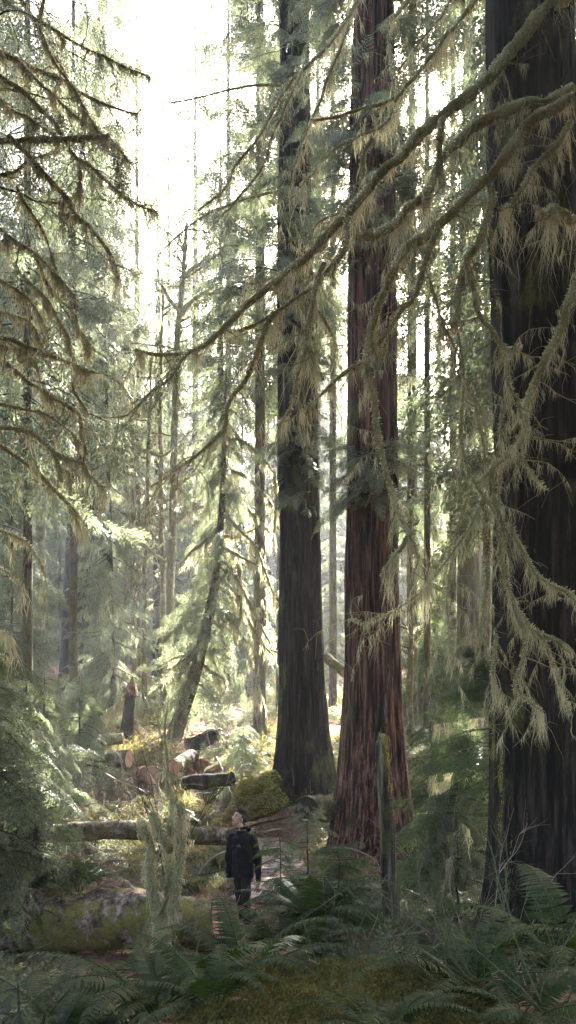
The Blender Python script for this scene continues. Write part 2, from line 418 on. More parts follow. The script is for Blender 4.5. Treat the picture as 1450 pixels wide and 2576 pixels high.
col = mixc(nt, .4, col, ramp(nt, n3, [(.3, (.45, .45, .45)), (.7, (1.3, 1.3, 1.3))]), 'MULTIPLY')
nt.links.new(col, b.inputs['Base Color']); b.inputs['Roughness'].default_value = .95; b.inputs['Specular IOR Level'].default_value = .1
bump(nt, b, n2, 1, .06)
ground = g.build('ground', m, smooth=True); tag(ground, kind='structure')

# ---------------------------------------------------------------- trunks
def trunk_mesh(D, prof, nth=120, nz=220, ridge=.02, flute=.0, fl_n=7, seed=0, x_off=None, ztop=None, zbot=None):
    """prof: (ypx, cxpx, halfwidthpx) from bottom to top -> G, plus centre function"""
    z = np.array([CZ + (HY - p[0]) / F * D for p in prof]); cx = np.array([(p[1] - CX) / F * D for p in prof]); hw = np.array([p[2] / F * D for p in prof])
    if zbot is not None and zbot < z[0]: z = np.concatenate([[zbot], z]); cx = np.concatenate([[cx[0]], cx]); hw = np.concatenate([[hw[0] * (1.12 if flute else 1)], hw])
    zz = z[0] + (z[-1] - z[0]) * np.linspace(0, 1, nz) ** 1.35
    r = np.interp(zz, z, hw); c = np.interp(zz, z, cx)
    k = 9; ker = np.ones(k) / k
    r = np.convolve(np.pad(r, k // 2, 'edge'), ker, 'valid'); c = np.convolve(np.pad(c, k // 2, 'edge'), ker, 'valid')
    th = np.arange(nth) / nth * 2 * np.pi; TH, ZZ = np.meshgrid(th, zz); rs = np.random.RandomState(seed)
    h = ZZ - z[0]; RR = r[:, None] * np.ones_like(TH)
    if flute:
        f = 0
        for q in range(3):
            kk = fl_n + q * 2; f = f + np.cos(kk * TH + rs.uniform(0, 6) + .12 * h + .5 * np.sin(h * .5 + q)) / (q + 1)
        RR = RR * (1 + flute * f * (.25 + .75 * np.exp(-h / 1.6)) * .5)
    rad = r.mean()
    base = np.stack([np.cos(TH) * rad * 11, np.sin(TH) * rad * 11, ZZ * .45 + seed * 7], -1)
    n = vn(base) ; n2 = vn(base * [2.3, 2.3, 1.6] + 9)
    RR = RR + ridge * (1 - 2 * np.abs(n)) + ridge * .6 * n2 + ridge * .8 * fbm(np.stack([np.cos(TH) * 2, np.sin(TH) * 2, ZZ * .6 + seed], -1), 2)
    V = np.stack([c[:, None] + RR * np.cos(TH), D + RR * np.sin(TH), ZZ], -1)
    g = G(); i = np.arange(nz - 1)[:, None] * nth; j = np.arange(nth)[None]; j2 = (j + 1) % nth
    q = np.stack([i + j, i + j2, i + nth + j2, i + nth + j], -1).reshape(-1, 4)
    v = np.vstack([V.reshape(-1, 3), [[c[-1], D, zz[-1] + .1]]]); a = nz * nth
    g.add(v, q, [[(nz - 1) * nth + k2, (nz - 1) * nth + (k2 + 1) % nth, a] for k2 in range(nth)])
    return g, (lambda zq: (float(np.interp(zq, zz, c)), D)), (lambda zq: float(np.interp(zq, zz, r)))

def zpx(y, D): return CZ + (HY - y) / F * D

ORI = {}
def add_limb(rt, o, pts, Ds, r0, r1, seed, dens=140, ml=.22, tw=3.0, needles=0, name='limb', fz=260, bw=.010, lump=.28, twl=.45, bmat='beard', lmat='limb', rk=1.1):
    """pts in photo pixels; Ds depth (start,end) -> limb mesh (+ twigs) with hanging moss and needles as children"""
    rs = np.random.RandomState(seed); n = len(pts)
    Da = np.asarray(Ds, float) if len(Ds) == n else np.linspace(Ds[0], Ds[-1], n)
    P = np.array([W(x, y, Da[k] + (0 if k == 0 else rs.normal(0, .07))) for k, (x, y) in enumerate(pts)])
    P = smoothpath(P, .05)
    P = P + fbm(P * 3.1 + seed, 2)[:, None] * rs.normal(0, .018, 3)
    u = np.linspace(0, 1, len(P)); D = P[:, 1]; r = (r1 + (r0 - r1) * (1 - u) ** .75) * rk / F * D
    lg = G(); tube(lg, P, r, 8, lump=lump, freq=9)
    bg = G(); beard(bg, P, r, dens, ml, bw, seed, cl=.08)
    if fz: fuzz(bg, P, r, fz, .028, seed + 1)
    seg = np.linalg.norm(np.diff(P, axis=0), axis=1).sum(); ng = G()
    for k in range(int(seg * tw)):
        a = rs.randint(int(len(P) * .08), len(P)); t = norm(P[min(a + 1, len(P) - 1)] - P[max(a - 1, 0)])
        d = norm(t * rs.uniform(.2, 1.1) + rs.normal(0, .7, 3) * [1, .7, .8] + [0, 0, -.35]); L = twl * rs.uniform(.3, 1.3)
        q = [P[a]]
        for s in range(5):
            d = norm(d + rs.normal(0, .28, 3) + [0, 0, -.13]); q.append(q[-1] + d * L / 5)
        q = np.array(q); tube(lg, q, np.linspace(min(.007, r[a] * .6), .0022, len(q)), 4, cap=False)
        beard(bg, q, .004, dens * .35, ml * .6, bw * .8, seed + k)
        if L > twl * .6:
            for s in range(2):
                e = norm(d + rs.normal(0, .6, 3)); qq = np.array([q[3 + s // 1 if 3 + s < len(q) else -1], q[3] + e * L * .35, q[3] + e * L * .6 + [0, 0, -.02]]); tube(lg, qq, [.003, .0025, .0015], 3, cap=False)
        if needles and rs.rand() < needles:
            Mx = basis(d[None], np.array([[0, 0, 1.0]]) + rs.normal(0, .2, (1, 3)))
            for f in (2, 4):
                ng.quads(inst_quads(SPRAY_HI[rs.randint(3)], Mx * rs.uniform(.2, .4), q[f][None]))
    lo = lg.build(name, M[lmat], rt, o)
    if bg.n: bg.build('hanging_moss', M[bmat], lo, o)
    if ng.n: ng.build('needles', M['hem'], lo, o)
    return P

# giant dark cedar at the right, its limbs cross the frame
D = 9.6
gx, gyy, g0 = XG(1392, D); o = (gx, D, g0)
t_giant = root('giant_cedar', 'giant dark cedar at the right edge, its long moss-draped limbs reaching left', 'cedar', o)
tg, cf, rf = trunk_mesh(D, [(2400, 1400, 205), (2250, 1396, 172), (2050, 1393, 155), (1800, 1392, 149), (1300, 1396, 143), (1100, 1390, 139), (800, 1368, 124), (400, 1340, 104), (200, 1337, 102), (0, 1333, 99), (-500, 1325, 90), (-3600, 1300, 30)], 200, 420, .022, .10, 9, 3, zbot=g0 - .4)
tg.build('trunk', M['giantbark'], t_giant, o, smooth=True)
RL = [
 # pts, (D0,D1), r0, r1, dens, ml, needles
 ([(1432,-60),(1425,-10),(1365,30),(1315,95),(1270,145),(1240,185),(1205,220),(1155,260),(1095,305),(1045,350),(1010,395),(965,430),(920,485),(875,535),(825,590),(775,644),(725,682),(675,724),(625,764),(595,794),(555,834),(520,864),(480,884),(440,891),(380,891),(340,879)],(9.3,7.0),17,3,260,.30,.0),
 ([(875,540),(870,590),(862,640),(815,690),(795,715),(760,740),(725,765),(690,790),(640,820),(600,835)],(7.9,7.6),6,4,220,.30,.1),
 ([(690,790),(675,819),(645,894),(625,944),(590,989),(575,1034),(570,1079),(525,1129),(450,1184),(380,1224)],(7.7,7.4),7,2,200,.26,.3),
 ([(480,884),(460,899),(425,949),(370,994),(320,1044),(280,1051)],(7.0,6.8),4,1.5,120,.14,.6),
 ([(1432,230),(1375,258),(1325,262),(1280,275),(1225,300),(1185,325),(1150,360),(1110,400),(1095,440),(1070,490),(1025,525),(995,565),(945,590),(905,597)],(8.8,7.2),13,9,300,.26,.0),
 ([(1112,300),(1107,350),(1105,402)],(7.9,7.9),8,7,150,.12,.0),
 ([(1440,250),(1345,300),(1315,330),(1280,375),(1255,410),(1230,450),(1195,475),(1150,520),(1095,575),(1025,622),(990,679),(975,709),(940,799),(925,869),(925,924),(940,994),(950,1084),(965,1164),(985,1224),(1003,1288),(1025,1335),(1010,1378),(985,1408),(960,1453)],(8.6,7.0),13,4,260,.26,.0),
 ([(1022,1330),(1038,1360),(1050,1400),(1045,1440)],(7.0,7.0),4,2,260,.32,.0),
 ([(1235,470),(1238,490),(1225,550),(1205,620),(1180,645),(1170,669),(1150,744),(1140,819)],(8.1,7.8),9,8,150,.2,.0),
 ([(1432,310),(1395,370),(1350,415),(1315,475),(1285,515),(1255,530)],(8.7,8.0),8,4,330,.26,.0),
 ([(1440,560),(1420,545),(1395,532),(1370,538),(1360,552)],(8.6,8.0),12,12,360,.22,.0),
 ([(1455,650),(1450,709),(1425,774),(1410,829),(1375,894),(1350,954),(1320,1024),(1322,1074),(1300,1124),(1255,1164),(1230,1189),(1200,1214)],(8.7,7.6),11,5,240,.22,.0),
 ([(1240,1180),(1236,1200),(1240,1244),(1252,1288),(1265,1318),(1260,1378),(1270,1448),(1290,1508),(1315,1558),(1355,1593),(1405,1613),(1440,1643)],(7.7,7.9),7,4,240,.26,.0),
 ([(1280,1318),(1290,1338),(1325,1403),(1370,1463),(1425,1488),(1458,1512)],(7.8,7.8),5,5,300,.26,.0),
 ([(1290,1505),(1300,1540),(1320,1588),(1315,1668),(1295,1728),(1330,1763),(1365,1793)],(7.7,7.6),6,4,320,.24,.0),
 ([(1355,1590),(1380,1638),(1405,1713),(1425,1768),(1440,1800)],(7.8,7.8),4,3,260,.28,.0),
 ([(1105,570),(1075,644),(1045,744),(1015,774),(975,834),(940,879),(915,909),(860,944),(805,994),(755,1039)],(7.9,7.6),7,2.5,220,.22,.1),
 ([(1175,655),(1190,719),(1205,784),(1235,829),(1265,869),(1290,884),(1310,864)],(7.8,7.7),8,4,260,.24,.0),
 ([(1265,869),(1275,894),(1280,969),(1305,1024),(1312,1050)],(7.7,7.6),5,4,340,.32,.0),
 ([(1150,820),(1165,904),(1170,964),(1195,1005),(1230,1059)],(7.8,7.6),3,2,200,.2,.1),
 ([(1168,964),(1160,1044),(1165,1134),(1190,1209),(1225,1259),(1240,1290)],(7.6,7.7),4,3,160,.2,.1),
 ([(1180,1240),(1150,1330),(1140,1388),(1125,1498),(1130,1588),(1135,1658)],(7.7,7.5),3,2,260,.24,.0),
 ([(1225,1240),(1200,1298),(1165,1348),(1115,1423),(1055,1493),(995,1533),(925,1563),(880,1558)],(7.7,7.2),3,1.5,200,.2,.0),
 ([(818,660),(805,689),(790,744),(775,819),(775,869),(755,924),(740,994),(725,1034),(700,1070)],(7.6,7.5),6,3,300,.3,.0),
 ([(778,860),(785,884),(800,934),(812,954)],(7.6,7.5),6,4,200,.26,.0),
 ([(785,760),(830,830),(850,880)],(7.6,8),3,2,200,.3,.0),
 ([(1080,700),(1110,800),(1140,860),(1160,900)],(7.9,8),3,2,260,.3,.0),
 ([(1190,1000),(1215,1110),(1225,1200)],(8.,8),3,2,260,.24,.0),
 ([(1260,1040),(1262,1140),(1255,1240),(1262,1330)],(8.3,8),3,2,260,.24,.0),
 ([(1215,1330),(1222,1440),(1215,1520),(1200,1600)],(8.0,8),4,2,300,.24,.0),
 ([(1290,1130),(1340,1190),(1375,1230)],(7.7,7.7),3,1.5,300,.2,.0),
 ([(1250,1600),(1240,1690),(1260,1760)],(8,8),4,3,300,.3,.0),
]
for k, (pts, Ds, r0, r1, dn, ml, nd) in enumerate(RL):
    add_limb(t_giant, o, pts, Ds, r0, r1, 500 + k, int(dn * .7), ml * .6, 9.0, nd, bw=.0055, twl=.5)
fl = G()   # fringe of moss on the left flank of the trunk
rs0 = np.random.RandomState(0)
for a in range(9):
    yy0 = 560 + a * 190; zz0 = zpx(yy0, D); an = math.pi + .25 * (a % 3) + .1
    P = np.array([[cf(zz0 - s)[0] + rf(zz0 - s) * math.cos(an), D + rf(zz0 - s) * math.sin(an), zz0 - s] for s in np.linspace(0, .9, 12)])
    beard(fl, P, .03, 260, .09, .008, 900 + a); fuzz(fl, P + rs0.normal(0, .03, P.shape), .02, 160, .03, 950 + a)
fl.build('trunk_moss', M['fuzz'], t_giant, o)
# canopy of the giant above and behind
cg, cw = crown(11, 14, 44, 3.0, 1.5, 70, 'hem', 'mid', 14, .42, xy=cf, rtrunk=.3, tilt=-.2)
cg.build('crown', M['hem'], t_giant, (0, 0, 0)).location = (-gx, -D, -g0)
cw.build('boughs', M['darktwig'], t_giant, (0, 0, 0)).location = (-gx, -D, -g0)

# upper limbs from the centre-right cedar reach towards the camera
D = 18.0; gx, gyy, g0 = XG(940, D); o = (gx, D, g0)
t_red = root('red_cedar', 'reddish-brown cedar with striped bark and flared foot, right one of the central pair', 'cedar', o)
tg, cf, rf = trunk_mesh(D, [(2190, 952, 146), (2150, 948, 130), (2110, 945, 114), (2060, 943, 103), (2000, 941, 93), (1900, 940, 81), (1800, 940, 73), (1600, 938, 67), (1300, 938, 63), (1000, 937, 60), (700, 937, 57), (400, 938, 53), (200, 940, 50), (0, 942, 48), (-600, 945, 40), (-2800, 950, 10)], 200, 420, .034, .15, 7, 1, zbot=g0 - .3)
tg.build('trunk', M['redcedar'], t_red, o, smooth=True)
sc_g = G()   # orange scar strip on the trunk
zs = np.linspace(zpx(1845, D), zpx(1735, D), 12); a0 = -1.0
ring = [np.array([[cf(z)[0] + (rf(z) + .035) * math.cos(a), D + (rf(z) + .035) * math.sin(a), z] for z in zs]) for a in (a0 - .03, a0 + .03)]
sc_g.quads(np.stack([ring[0][:-1], ring[1][:-1], ring[1][1:], ring[0][1:]], 1)); sc_g.build('bark_scar', M['rot'], t_red, o)
def put(gm, name, mt, rt, loc):
    ob = gm.build(name, mt, rt, (0, 0, 0)); ob.location = (-loc[0], -loc[1], -loc[2]); return ob
c1, w1 = crown(21, zpx(680, D), zpx(-100, D), 1.0, 1.3, 150, 'hem', 'mid', 12, .5, xy=cf, rtrunk=.45)
c2, w2 = crown(22, zpx(-100, D), 42, 2.4, 1.2, 75, 'hem', 'mid', 14, .42, xy=cf, rtrunk=.4)
c3, w3 = crown(23, zpx(1290, D), zpx(1120, D), .9, 1.0, 30, 'hem', 'mid', 12, .5, az=(R(170), R(320)), xy=cf, rtrunk=.5)
for c_, w_ in ((c2, w2), (c3, w3)):
    for q in c_.q and [c_]: c1.add(np.concatenate(q.v), np.concatenate(q.q))
    w1.add(np.concatenate(w_.v), np.concatenate(w_.q))
put(c1, 'crown', M['ced'], t_red, o); put(w1, 'boughs', M['darktwig'], t_red, o)

D = 22.0; gx, gyy, g0 = XG(765, D); o2 = (gx, D, g0)
t_dark = root('dark_cedar', 'tall dark cedar with moss-lit left edge, left of the pair in the centre', 'cedar', o2)
tg, cf2, rf2 = trunk_mesh(D, [(2030, 767, 88), (1950, 767, 76), (1850, 763, 65), (1700, 760, 57), (1500, 757, 52), (1300, 754, 49), (1000, 750, 45), (640, 742, 41), (200, 742, 36), (0, 740, 34), (-600, 738, 28), (-2300, 735, 8)], 180, 380, .036, .13, 7, 2, zbot=g0 - .3)
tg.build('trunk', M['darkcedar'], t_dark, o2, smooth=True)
c1, w1 = crown(31, zpx(960, D), zpx(0, D), 1.1, 1.4, 160, 'hem', 'mid', 12, .5, xy=cf2, rtrunk=.4)
c2, w2 = crown(32, zpx(0, D), 44, 2.4, 1.2, 75, 'hem', 'mid', 14, .42, xy=cf2, rtrunk=.35)
c3, w3 = crown(33, zpx(1300, D), zpx(1080, D), .7, 1.0, 30, 'hem', 'mid', 12, .5, az=(R(170), R(330)), xy=cf2, rtrunk=.45)
for c_, w_ in ((c2, w2), (c3, w3)):
    c1.add(np.concatenate(c_.v), np.concatenate(c_.q)); w1.add(np.concatenate(w_.v), np.concatenate(w_.q))
put(c1, 'crown', M['ced'], t_dark, o2); put(w1, 'boughs', M['darktwig'], t_dark, o2)

# limbs high in the centre belong to the dark cedar (they hang towards us)
UL = [
 ([(930,-80),(900,0),(860,65),(825,115),(775,165),(725,215),(670,310),(640,360),(590,420),(565,475),(500,530)],(13,11),8,2,120,.3,.35),
 ([(1040,-60),(1020,0),(985,65),(982,140),(990,215),(980,300)],(13,12),7,3,150,.3,.1),
 ([(1225,-50),(1195,0),(1145,65),(1075,155),(1045,195),(995,250),(975,300),(925,335),(875,360),(830,385),(775,450),(730,500)],(12,10.5),8,2,200,.34,.3),
 ([(990,250),(950,265),(875,285),(805,302),(780,300)],(10.8,10.5),4,2,220,.24,.0),
 ([(940,350),(910,400),(912,475),(905,540)],(10.8,10.8),7,5,120,.3,.0),
 ([(1150,-30),(1135,0),(1085,75),(1045,120),(1000,180)],(12,12),5,2,100,.25,.5),
 ([(760,180),(730,240),(690,330),(660,420),(600,500),(540,560)],(12,11),4,1.5,90,.25,.5),
 ([(880,60),(840,160),(800,260),(770,330),(740,420)],(12,11.5),4,1.5,200,.4,.2),
 ([(720,215),(640,215),(560,230),(480,250),(400,262)],(13,12),3,1,40,.2,.9),
 ([(700,480),(620,500),(520,540),(440,600),(400,640)],(14,12),3,1,60,.2,.9),
 ([(1000,400),(960,450),(880,520),(800,560),(760,640)],(11,11),3,1.5,160,.3,.3),
]
for k, (pts, Ds, r0, r1, dn, ml, nd) in enumerate(UL):
    if pts[0][1] < 1: pts = [(950, -520), (945, -330)] + pts; Ds = [17.6, 15.5] + list(np.linspace(Ds[0], Ds[1], len(pts) - 2))
    add_limb(t_red, o, pts, Ds, r0, r1, 700 + k, int(dn * .7), ml * .6, 5.0, nd, bw=.009, twl=.6, fz=160)

# mossy hemlock whose trunk stands on the left edge
D = 8.0; gx, gyy, g0 = XG(-90, D); o = (gx, D, g0)
t_left = root('mossy_hemlock', 'moss-covered hemlock at the left edge, its crooked limbs slanting down to the right', 'hemlock', o)
tg, cfl, rfl = trunk_mesh(D, [(2450, -95, 44), (1800, -90, 38), (1000, -80, 33), (400, -75, 30), (0, -75, 28), (-1500, -75, 12)], 60, 200, .012, .08, 5, 6, zbot=g0 - .3)
tg.build('trunk', M['hembark'], t_left, o, smooth=True)
LL = [
 [(-20,-40),(20,5),(65,35),(125,70),(190,103),(250,135),(320,170),(380,195)],
 [(-20,110),(0,132),(50,155),(100,180),(160,202),(200,230),(250,258),(300,275),(345,288)],
 [(50,155),(85,195),(130,235),(165,270),(200,300),(250,335),(290,360),(320,400)],
 [(-20,352),(15,355),(90,352),(175,350),(230,345),(272,342)],
 [(-20,180),(10,200),(60,235),(100,275),(135,310),(160,350),(185,390),(220,420),(270,460),(300,485),(350,515),(395,532)],
 [(-20,230),(0,250),(40,280),(90,310),(145,345)],
 [(20,340),(65,385),(105,430),(140,470),(170,500),(190,540),(225,570),(245,595),(280,644),(300,700)],
 [(30,-30),(60,10),(90,55),(110,100),(145,155),(170,195)],
 [(200,415),(200,460),(180,500),(100,515)],
 [(-20,700),(30,724),(65,749),(100,794),(120,839)],
 [(60,690),(90,734),(120,764),(145,799),(170,844),(185,909)],
 [(90,640),(110,694),(135,739),(185,789),(200,829),(240,884)],
 [(-20,845),(30,854),(70,874),(125,894),(190,919),(237,938)],
 [(-20,868),(0,871),(50,884),(85,909),(95,929)],
 [(-20,900),(30,924),(75,964),(120,989),(165,1019),(200,1044),(210,1109),(220,1144)],
 [(-20,1010),(75,1034),(115,1044),(145,1064),(180,1089),(205,1119)],
 [(-20,1075),(30,1078),(75,1084),(110,1114),(150,1144),(210,1166),(220,1194),(260,1229)],
 [(-20,1100),(0,1121),(50,1154),(100,1194),(145,1239),(190,1286),(205,1318),(220,1348)],
 [(190,920),(188,944),(185,984),(210,1014),(225,1044)],
 [(135,1140),(150,1174),(175,1194),(178,1245)],
 [(-20,560),(30,600),(90,640),(150,700),(200,760)],
 [(-20,780),(20,790),(60,800),(90,830),(110,880)],
 [(-20,1330),(20,1340),(60,1360),(95,1400),(110,1450)],
 [(-20,1590),(10,1592),(28,1600)], [(-20,1648),(8,1652),(20,1668)], [(-20,1420),(20,1440),(50,1470)],
 [(120,0),(100,60),(130,140),(190,230),(250,330),(330,420)],
 [(-20,440),(40,430),(80,400),(150,380)],
 [(40,470),(90,560),(130,640),(150,690)],
]
thick = {3: (9, 8), 1: (9, 3), 4: (8, 3), 6: (8, 4), 12: (8, 5), 14: (8, 4), 16: (8, 4), 17: (8, 4)}
for k, pts in enumerate(LL):
    r0, r1 = thick.get(k, (5, 2.5)); pts = ([(-75, pts[0][1] - 25)] + pts) if pts[0][0] < 0 else pts; d0 = 7.6 + .9 * ((k * 37) % 10) / 10
    add_limb(t_left, o, pts, (8.0 if pts[0][0] < 0 else d0, d0), r0, r1, 600 + k, 240, .09 if k < 9 else .12, 6, .35 if k < 9 else .15, bw=.008, rk=.8, fz=520)
c1, w1 = crown(41, zpx(900, 8), zpx(-1200, 8), 1.7, 1.6, 22, 'hem', 'hi', 12, .42, xy=cfl, rtrunk=.1, az=(-2.5, 2.5))
put(c1, 'crown', M['hem'], t_left, o); put(w1, 'boughs', M['darktwig'], t_left, o)

# ---------------------------------------------------------------- background trees
def conifer(name, label, px, D, H, rpx, z0, L0, L1, n, style, lod, leafm, barkm, seed, nsp=12, ssz=.45, cat='tree', group=None, lean=0, px_top=None, moss=0, az=None, shape=.8, tilt=0., fill=1.):
    x, y, z = XG(px, D); o = (x, y, z)
    rt = root(name, label, cat, o, group)
    pt = px if px_top is None else px_top
    base = HY + (CZ - z) / D * F; top = HY + (CZ - (z + H)) / D * F
    prof = [(base + 8, px, rpx * 1.35), (base - (base - top) * .03, px + (pt - px) * .03, rpx * 1.05), (base - (base - top) * .1, px + (pt - px) * .1, rpx), (base - (base - top) * .5, px + (pt - px) * .5, rpx * .75), (top, pt, rpx * .08)]
    tg, cf, rf = trunk_mesh(D, prof, 24 if D > 25 else 40, 90, .008 if rpx / F * D < .3 else .02, .05, 5, seed, zbot=z - .3)
    tg.build('trunk', M[barkm], rt, o, smooth=True)
    cg, wg = crown(seed, z + z0, z + H, L0, L1, int(n * 1.9), style, lod, nsp, ssz, xy=cf, rtrunk=rpx / F * D, az=az, shape=shape, tilt=tilt, fill=fill)
    ob = cg.build('crown', M[leafm], rt, o); wg.build('boughs', M['darktwig' if not moss else 'fuzz'], rt, o)
    if D < 42 and px > 240:
        mg = G(); rr = np.random.RandomState(seed); pk = list(PATHS)
        for i in rr.choice(len(pk), min(len(pk), 60), replace=False): beard(mg, pk[i][::2], .02, 26, .35, .028, seed + i, cl=.25)
        mg.build('hanging_moss', M['beard'], rt, o)
    return rt, o, cf, rf

T = conifer
T('cedar_tree', 'big old cedar with dark wide foot and drooping sprays, far left', 183, 38, 40, 34, 10, 3.2, 1.8, 230, 'ced', 'mid', 'ced', 'darkcedar', 51, 12, .42, px_top=275, cat='cedar')
T('cedar_tree', 'pale silvery cedar with curtains of drooping sprays beside the big dark-footed cedar', 285, 33, 19, 8, 1.5, 1.9, .6, 190, 'ced', 'mid', 'pale', 'hembark', 52, 12, .45, px_top=262, cat='cedar')
T('hemlock_tree', 'tall hemlock reaching out of the top left corner with green sprays over sky', 70, 24, 36, 12, 9, 3.3, 2.4, 90, 'ced', 'mid', 'ced', 'hembark', 53, 12, .42, cat='hemlock')
T('hemlock_tree', 'tall thin-crowned hemlock just left of the pair of great cedars', 655, 30, 44, 14, 13, 2.7, 1.2, 100, 'hem', 'mid', 'hem', 'hembark', 54, 12, .42, cat='hemlock')
T('hemlock_tree', 'faint slim hemlock spire standing in the bright gap of sky', 492, 52, 50, 9, 12, 2.6, 1.0, 120, 'hem', 'lo', 'hem', 'hembark', 55, 12, .45, cat='hemlock')
T('hemlock_tree', 'hemlock seen in the gap between the two great cedars, high foliage only', 838, 36, 44, 9, 17, 1.8, 1.0, 50, 'hem', 'lo', 'hem', 'hembark', 56, 12, .45, cat='hemlock')
T('hemlock_tree', 'hemlock with a slender trunk immediately right of the reddish cedar', 1037, 32, 40, 13, 11, 1.7, .9, 50, 'hem', 'mid', 'hem', 'hembark', 57, 12, .42, cat='hemlock')
T('cedar_tree', 'greyish cedar trunk standing in the bright opening left of the giant cedar', 1182, 34, 42, 31, 14, 1.9, 1.0, 32, 'hem', 'mid', 'ced', 'greycedar', 58, 12, .42, cat='cedar')
T('hemlock_tree', 'pale distant hemlock between the reddish cedar and the grey cedar', 1105, 48, 34, 8, 9, 1.8, .8, 34, 'hem', 'lo', 'ced', 'hembark', 59, 12, .45, cat='hemlock')
T('hemlock_tree', 'hemlock added partly hidden behind the giant cedar to shade the foreground', 1345, 26, 40, 16, 9, 4.2, 2.0, 110, 'hem', 'lo', 'hem', 'hembark', 60, 12, .45, cat='hemlock')  # added behind the giant trunk to shade the foreground
T('hemlock_tree', 'shading hemlock added behind the giant cedar at the right edge of the picture', 1500, 20, 36, 20, 8, 3.6, 2.0, 90, 'hem', 'lo', 'hem', 'hembark', 68, 12, .45, cat='hemlock')  # also added behind the giant for its shade
T('fir_tree', 'small bluish-green fir in the gap between the two great cedars', 832, 44, 12, 5, .5, 1.5, .3, 80, 'ced', 'lo', 'pale', 'hembark', 61, 12, .5, cat='fir')
T('spruce_tree', 'dark tree trunk standing behind the thin mossy alders', 398, 50, 30, 13, 9, 2.2, 1.0, 60, 'hem', 'lo', 'hem', 'darkcedar', 62, 12, .45, cat='tree')
T('hemlock_tree', 'slim mossy trunk with a green foot at the far left', 98, 44, 34, 12, 10, 2.4, 1.2, 60, 'hem', 'lo', 'hem', 'alder', 63, 12, .45, cat='tree', px_top=112)
T('hemlock_tree', 'slim reddish trunk behind the foot of the leaning hemlock', 556, 40, 30, 10, 9, 2.2, 1.0, 60, 'hem', 'lo', 'ced', 'hembark', 64, 12, .45, cat='tree')
XT = [(185, 31, 36, 10, 12, 3.0, 2.2, 70, 'ced', 'ced', 'dense green cedar filling the upper left with hanging sprays'), (345, 40, 38, 8, 8, 2.2, 1.0, 110, 'ced', 'ced', 'cedar forming the ragged green border of the sky gap, upper left'),
 (575, 40, 44, 8, 16, 2.6, 1.2, 80, 'hem', 'hem', 'lacy hemlock bordering the sky gap on its right'), (705, 34, 46, 9, 17, 2.8, 1.4, 90, 'hem', 'hem', 'lacy hemlock right beside the dark cedar, on its left'),
 (800, 42, 48, 8, 19, 2.2, 1.2, 70, 'hem', 'ced', 'far hemlock visible as a strip beside the dark cedar, on its right'), (990, 38, 46, 8, 9, 2.4, 1.2, 110, 'hem', 'hem', 'lacy hemlock against the right side of the reddish cedar'),
 (1075, 30, 44, 8, 7, 1.9, 1.2, 90, 'hem', 'hem', 'thin lacy hemlock over the bright opening, nearer the reddish cedar'), (1140, 37, 46, 9, 8, 2.4, 1.3, 110, 'hem', 'ced', 'thin lacy hemlock over the middle of the bright opening'),
 (1225, 30, 44, 10, 7, 2.2, 1.4, 110, 'hem', 'hem', 'lacy hemlock half hidden by the left side of the giant cedar'), (425, 60, 50, 6, 16, 2.6, 1.0, 90, 'hem', 'pale', 'faint pale hemlock high in the middle of the sky gap'), (-60, 30, 36, 10, 6, 3.6, 2.0, 110, 'hem', 'ced', 'hemlock reaching in from beyond the left edge')]
for k, (px, D, H, rp, z0, L0, L1, n, st, lm, lab) in enumerate(XT): T('hemlock_tree' if st == 'hem' else 'cedar_tree', lab, px, D, H, rp, z0, L0, L1, n, st, 'mid' if D < 36 else 'lo', lm, 'hembark', 150 + k, 12, .45, cat='hemlock' if st == 'hem' else 'cedar')
# hillside of younger trees
hill = [(20, 50, 28, 'ced'), (150, 60, 32, 'ced'), (330, 64, 26, 'pale'), (440, 58, 24, 'ced'), (530, 62, 27, 'pale'), (610, 54, 28, 'hem'), (690, 60, 30, 'ced'), (860, 62, 26, 'pale'), (985, 58, 16, 'ced'), (1090, 62, 15, 'pale'), (1215, 52, 15, 'ced'), (1135, 40, 9, 'fresh'), (640, 42, 11, 'ced'), (475, 46, 9, 'hem'), (30, 34, 12, 'hem'), (1260, 36, 15, 'ced'), (1075, 36, 7, 'fresh')]
desc = {'hem': 'dark green', 'ced': 'mid green', 'pale': 'pale silvery', 'fresh': 'bright yellow-green'}
where = ['at the left edge', 'behind the big dark-footed cedar', 'behind the pale silvery cedar', 'behind the thick mossy alder', 'behind the top of the leaning hemlock', 'right of the leaning hemlock', 'against the left side of the dark cedar', 'between the two great cedars', 'behind the reddish cedar', 'in the bright gap right of the reddish cedar', 'close to the edge of the giant cedar', 'low in the gap right of the reddish cedar', 'low beside the dark cedar', 'low among the alders', 'low at the left edge', 'low against the giant cedar', 'by the slender trunk beside the reddish cedar']
for k, (px, D, H, mt) in enumerate(hill):
    T('young_conifer', desc[mt] + ' young conifer ' + where[k], px, D, H, 4, .5, 3.2 if H > 13 else 1.9, .4, int(5 * H) if H > 13 else 70, 'ced' if k % 2 else 'hem', 'lo', mt, 'hembark', 80 + k, 14, .5, cat='young tree', group='young conifers on the slope')
# far wood as one mass
g = G(); rs = np.random.RandomState(5)
for k in range(84):
    D = rs.uniform(68, 105); px = rs.uniform(-250, 1700); x = (px - CX) / F * D
    if 370 < px < 600: Hh = rs.uniform(24, 31)
    elif 940 < px < 1260: Hh = rs.uniform(26, 32)
    else: Hh = rs.uniform(32, 44)
    z = gzf(x, D); c, _ = crown(200 + k, 0, Hh, 5.0, 1.8, int(3.4 * Hh), 'hem', 'far', 9, .6)
    g.add(np.concatenate(c.v) + [x, D, z], np.concatenate(c.q))
    tube(g, [[x, D, z - 1], [x, D, z + Hh]], [.35, .05], 5)
tag(g.build('distant_forest', M['ced']), 'hazy mass of conifers on the far slope', 'forest', kind='stuff')

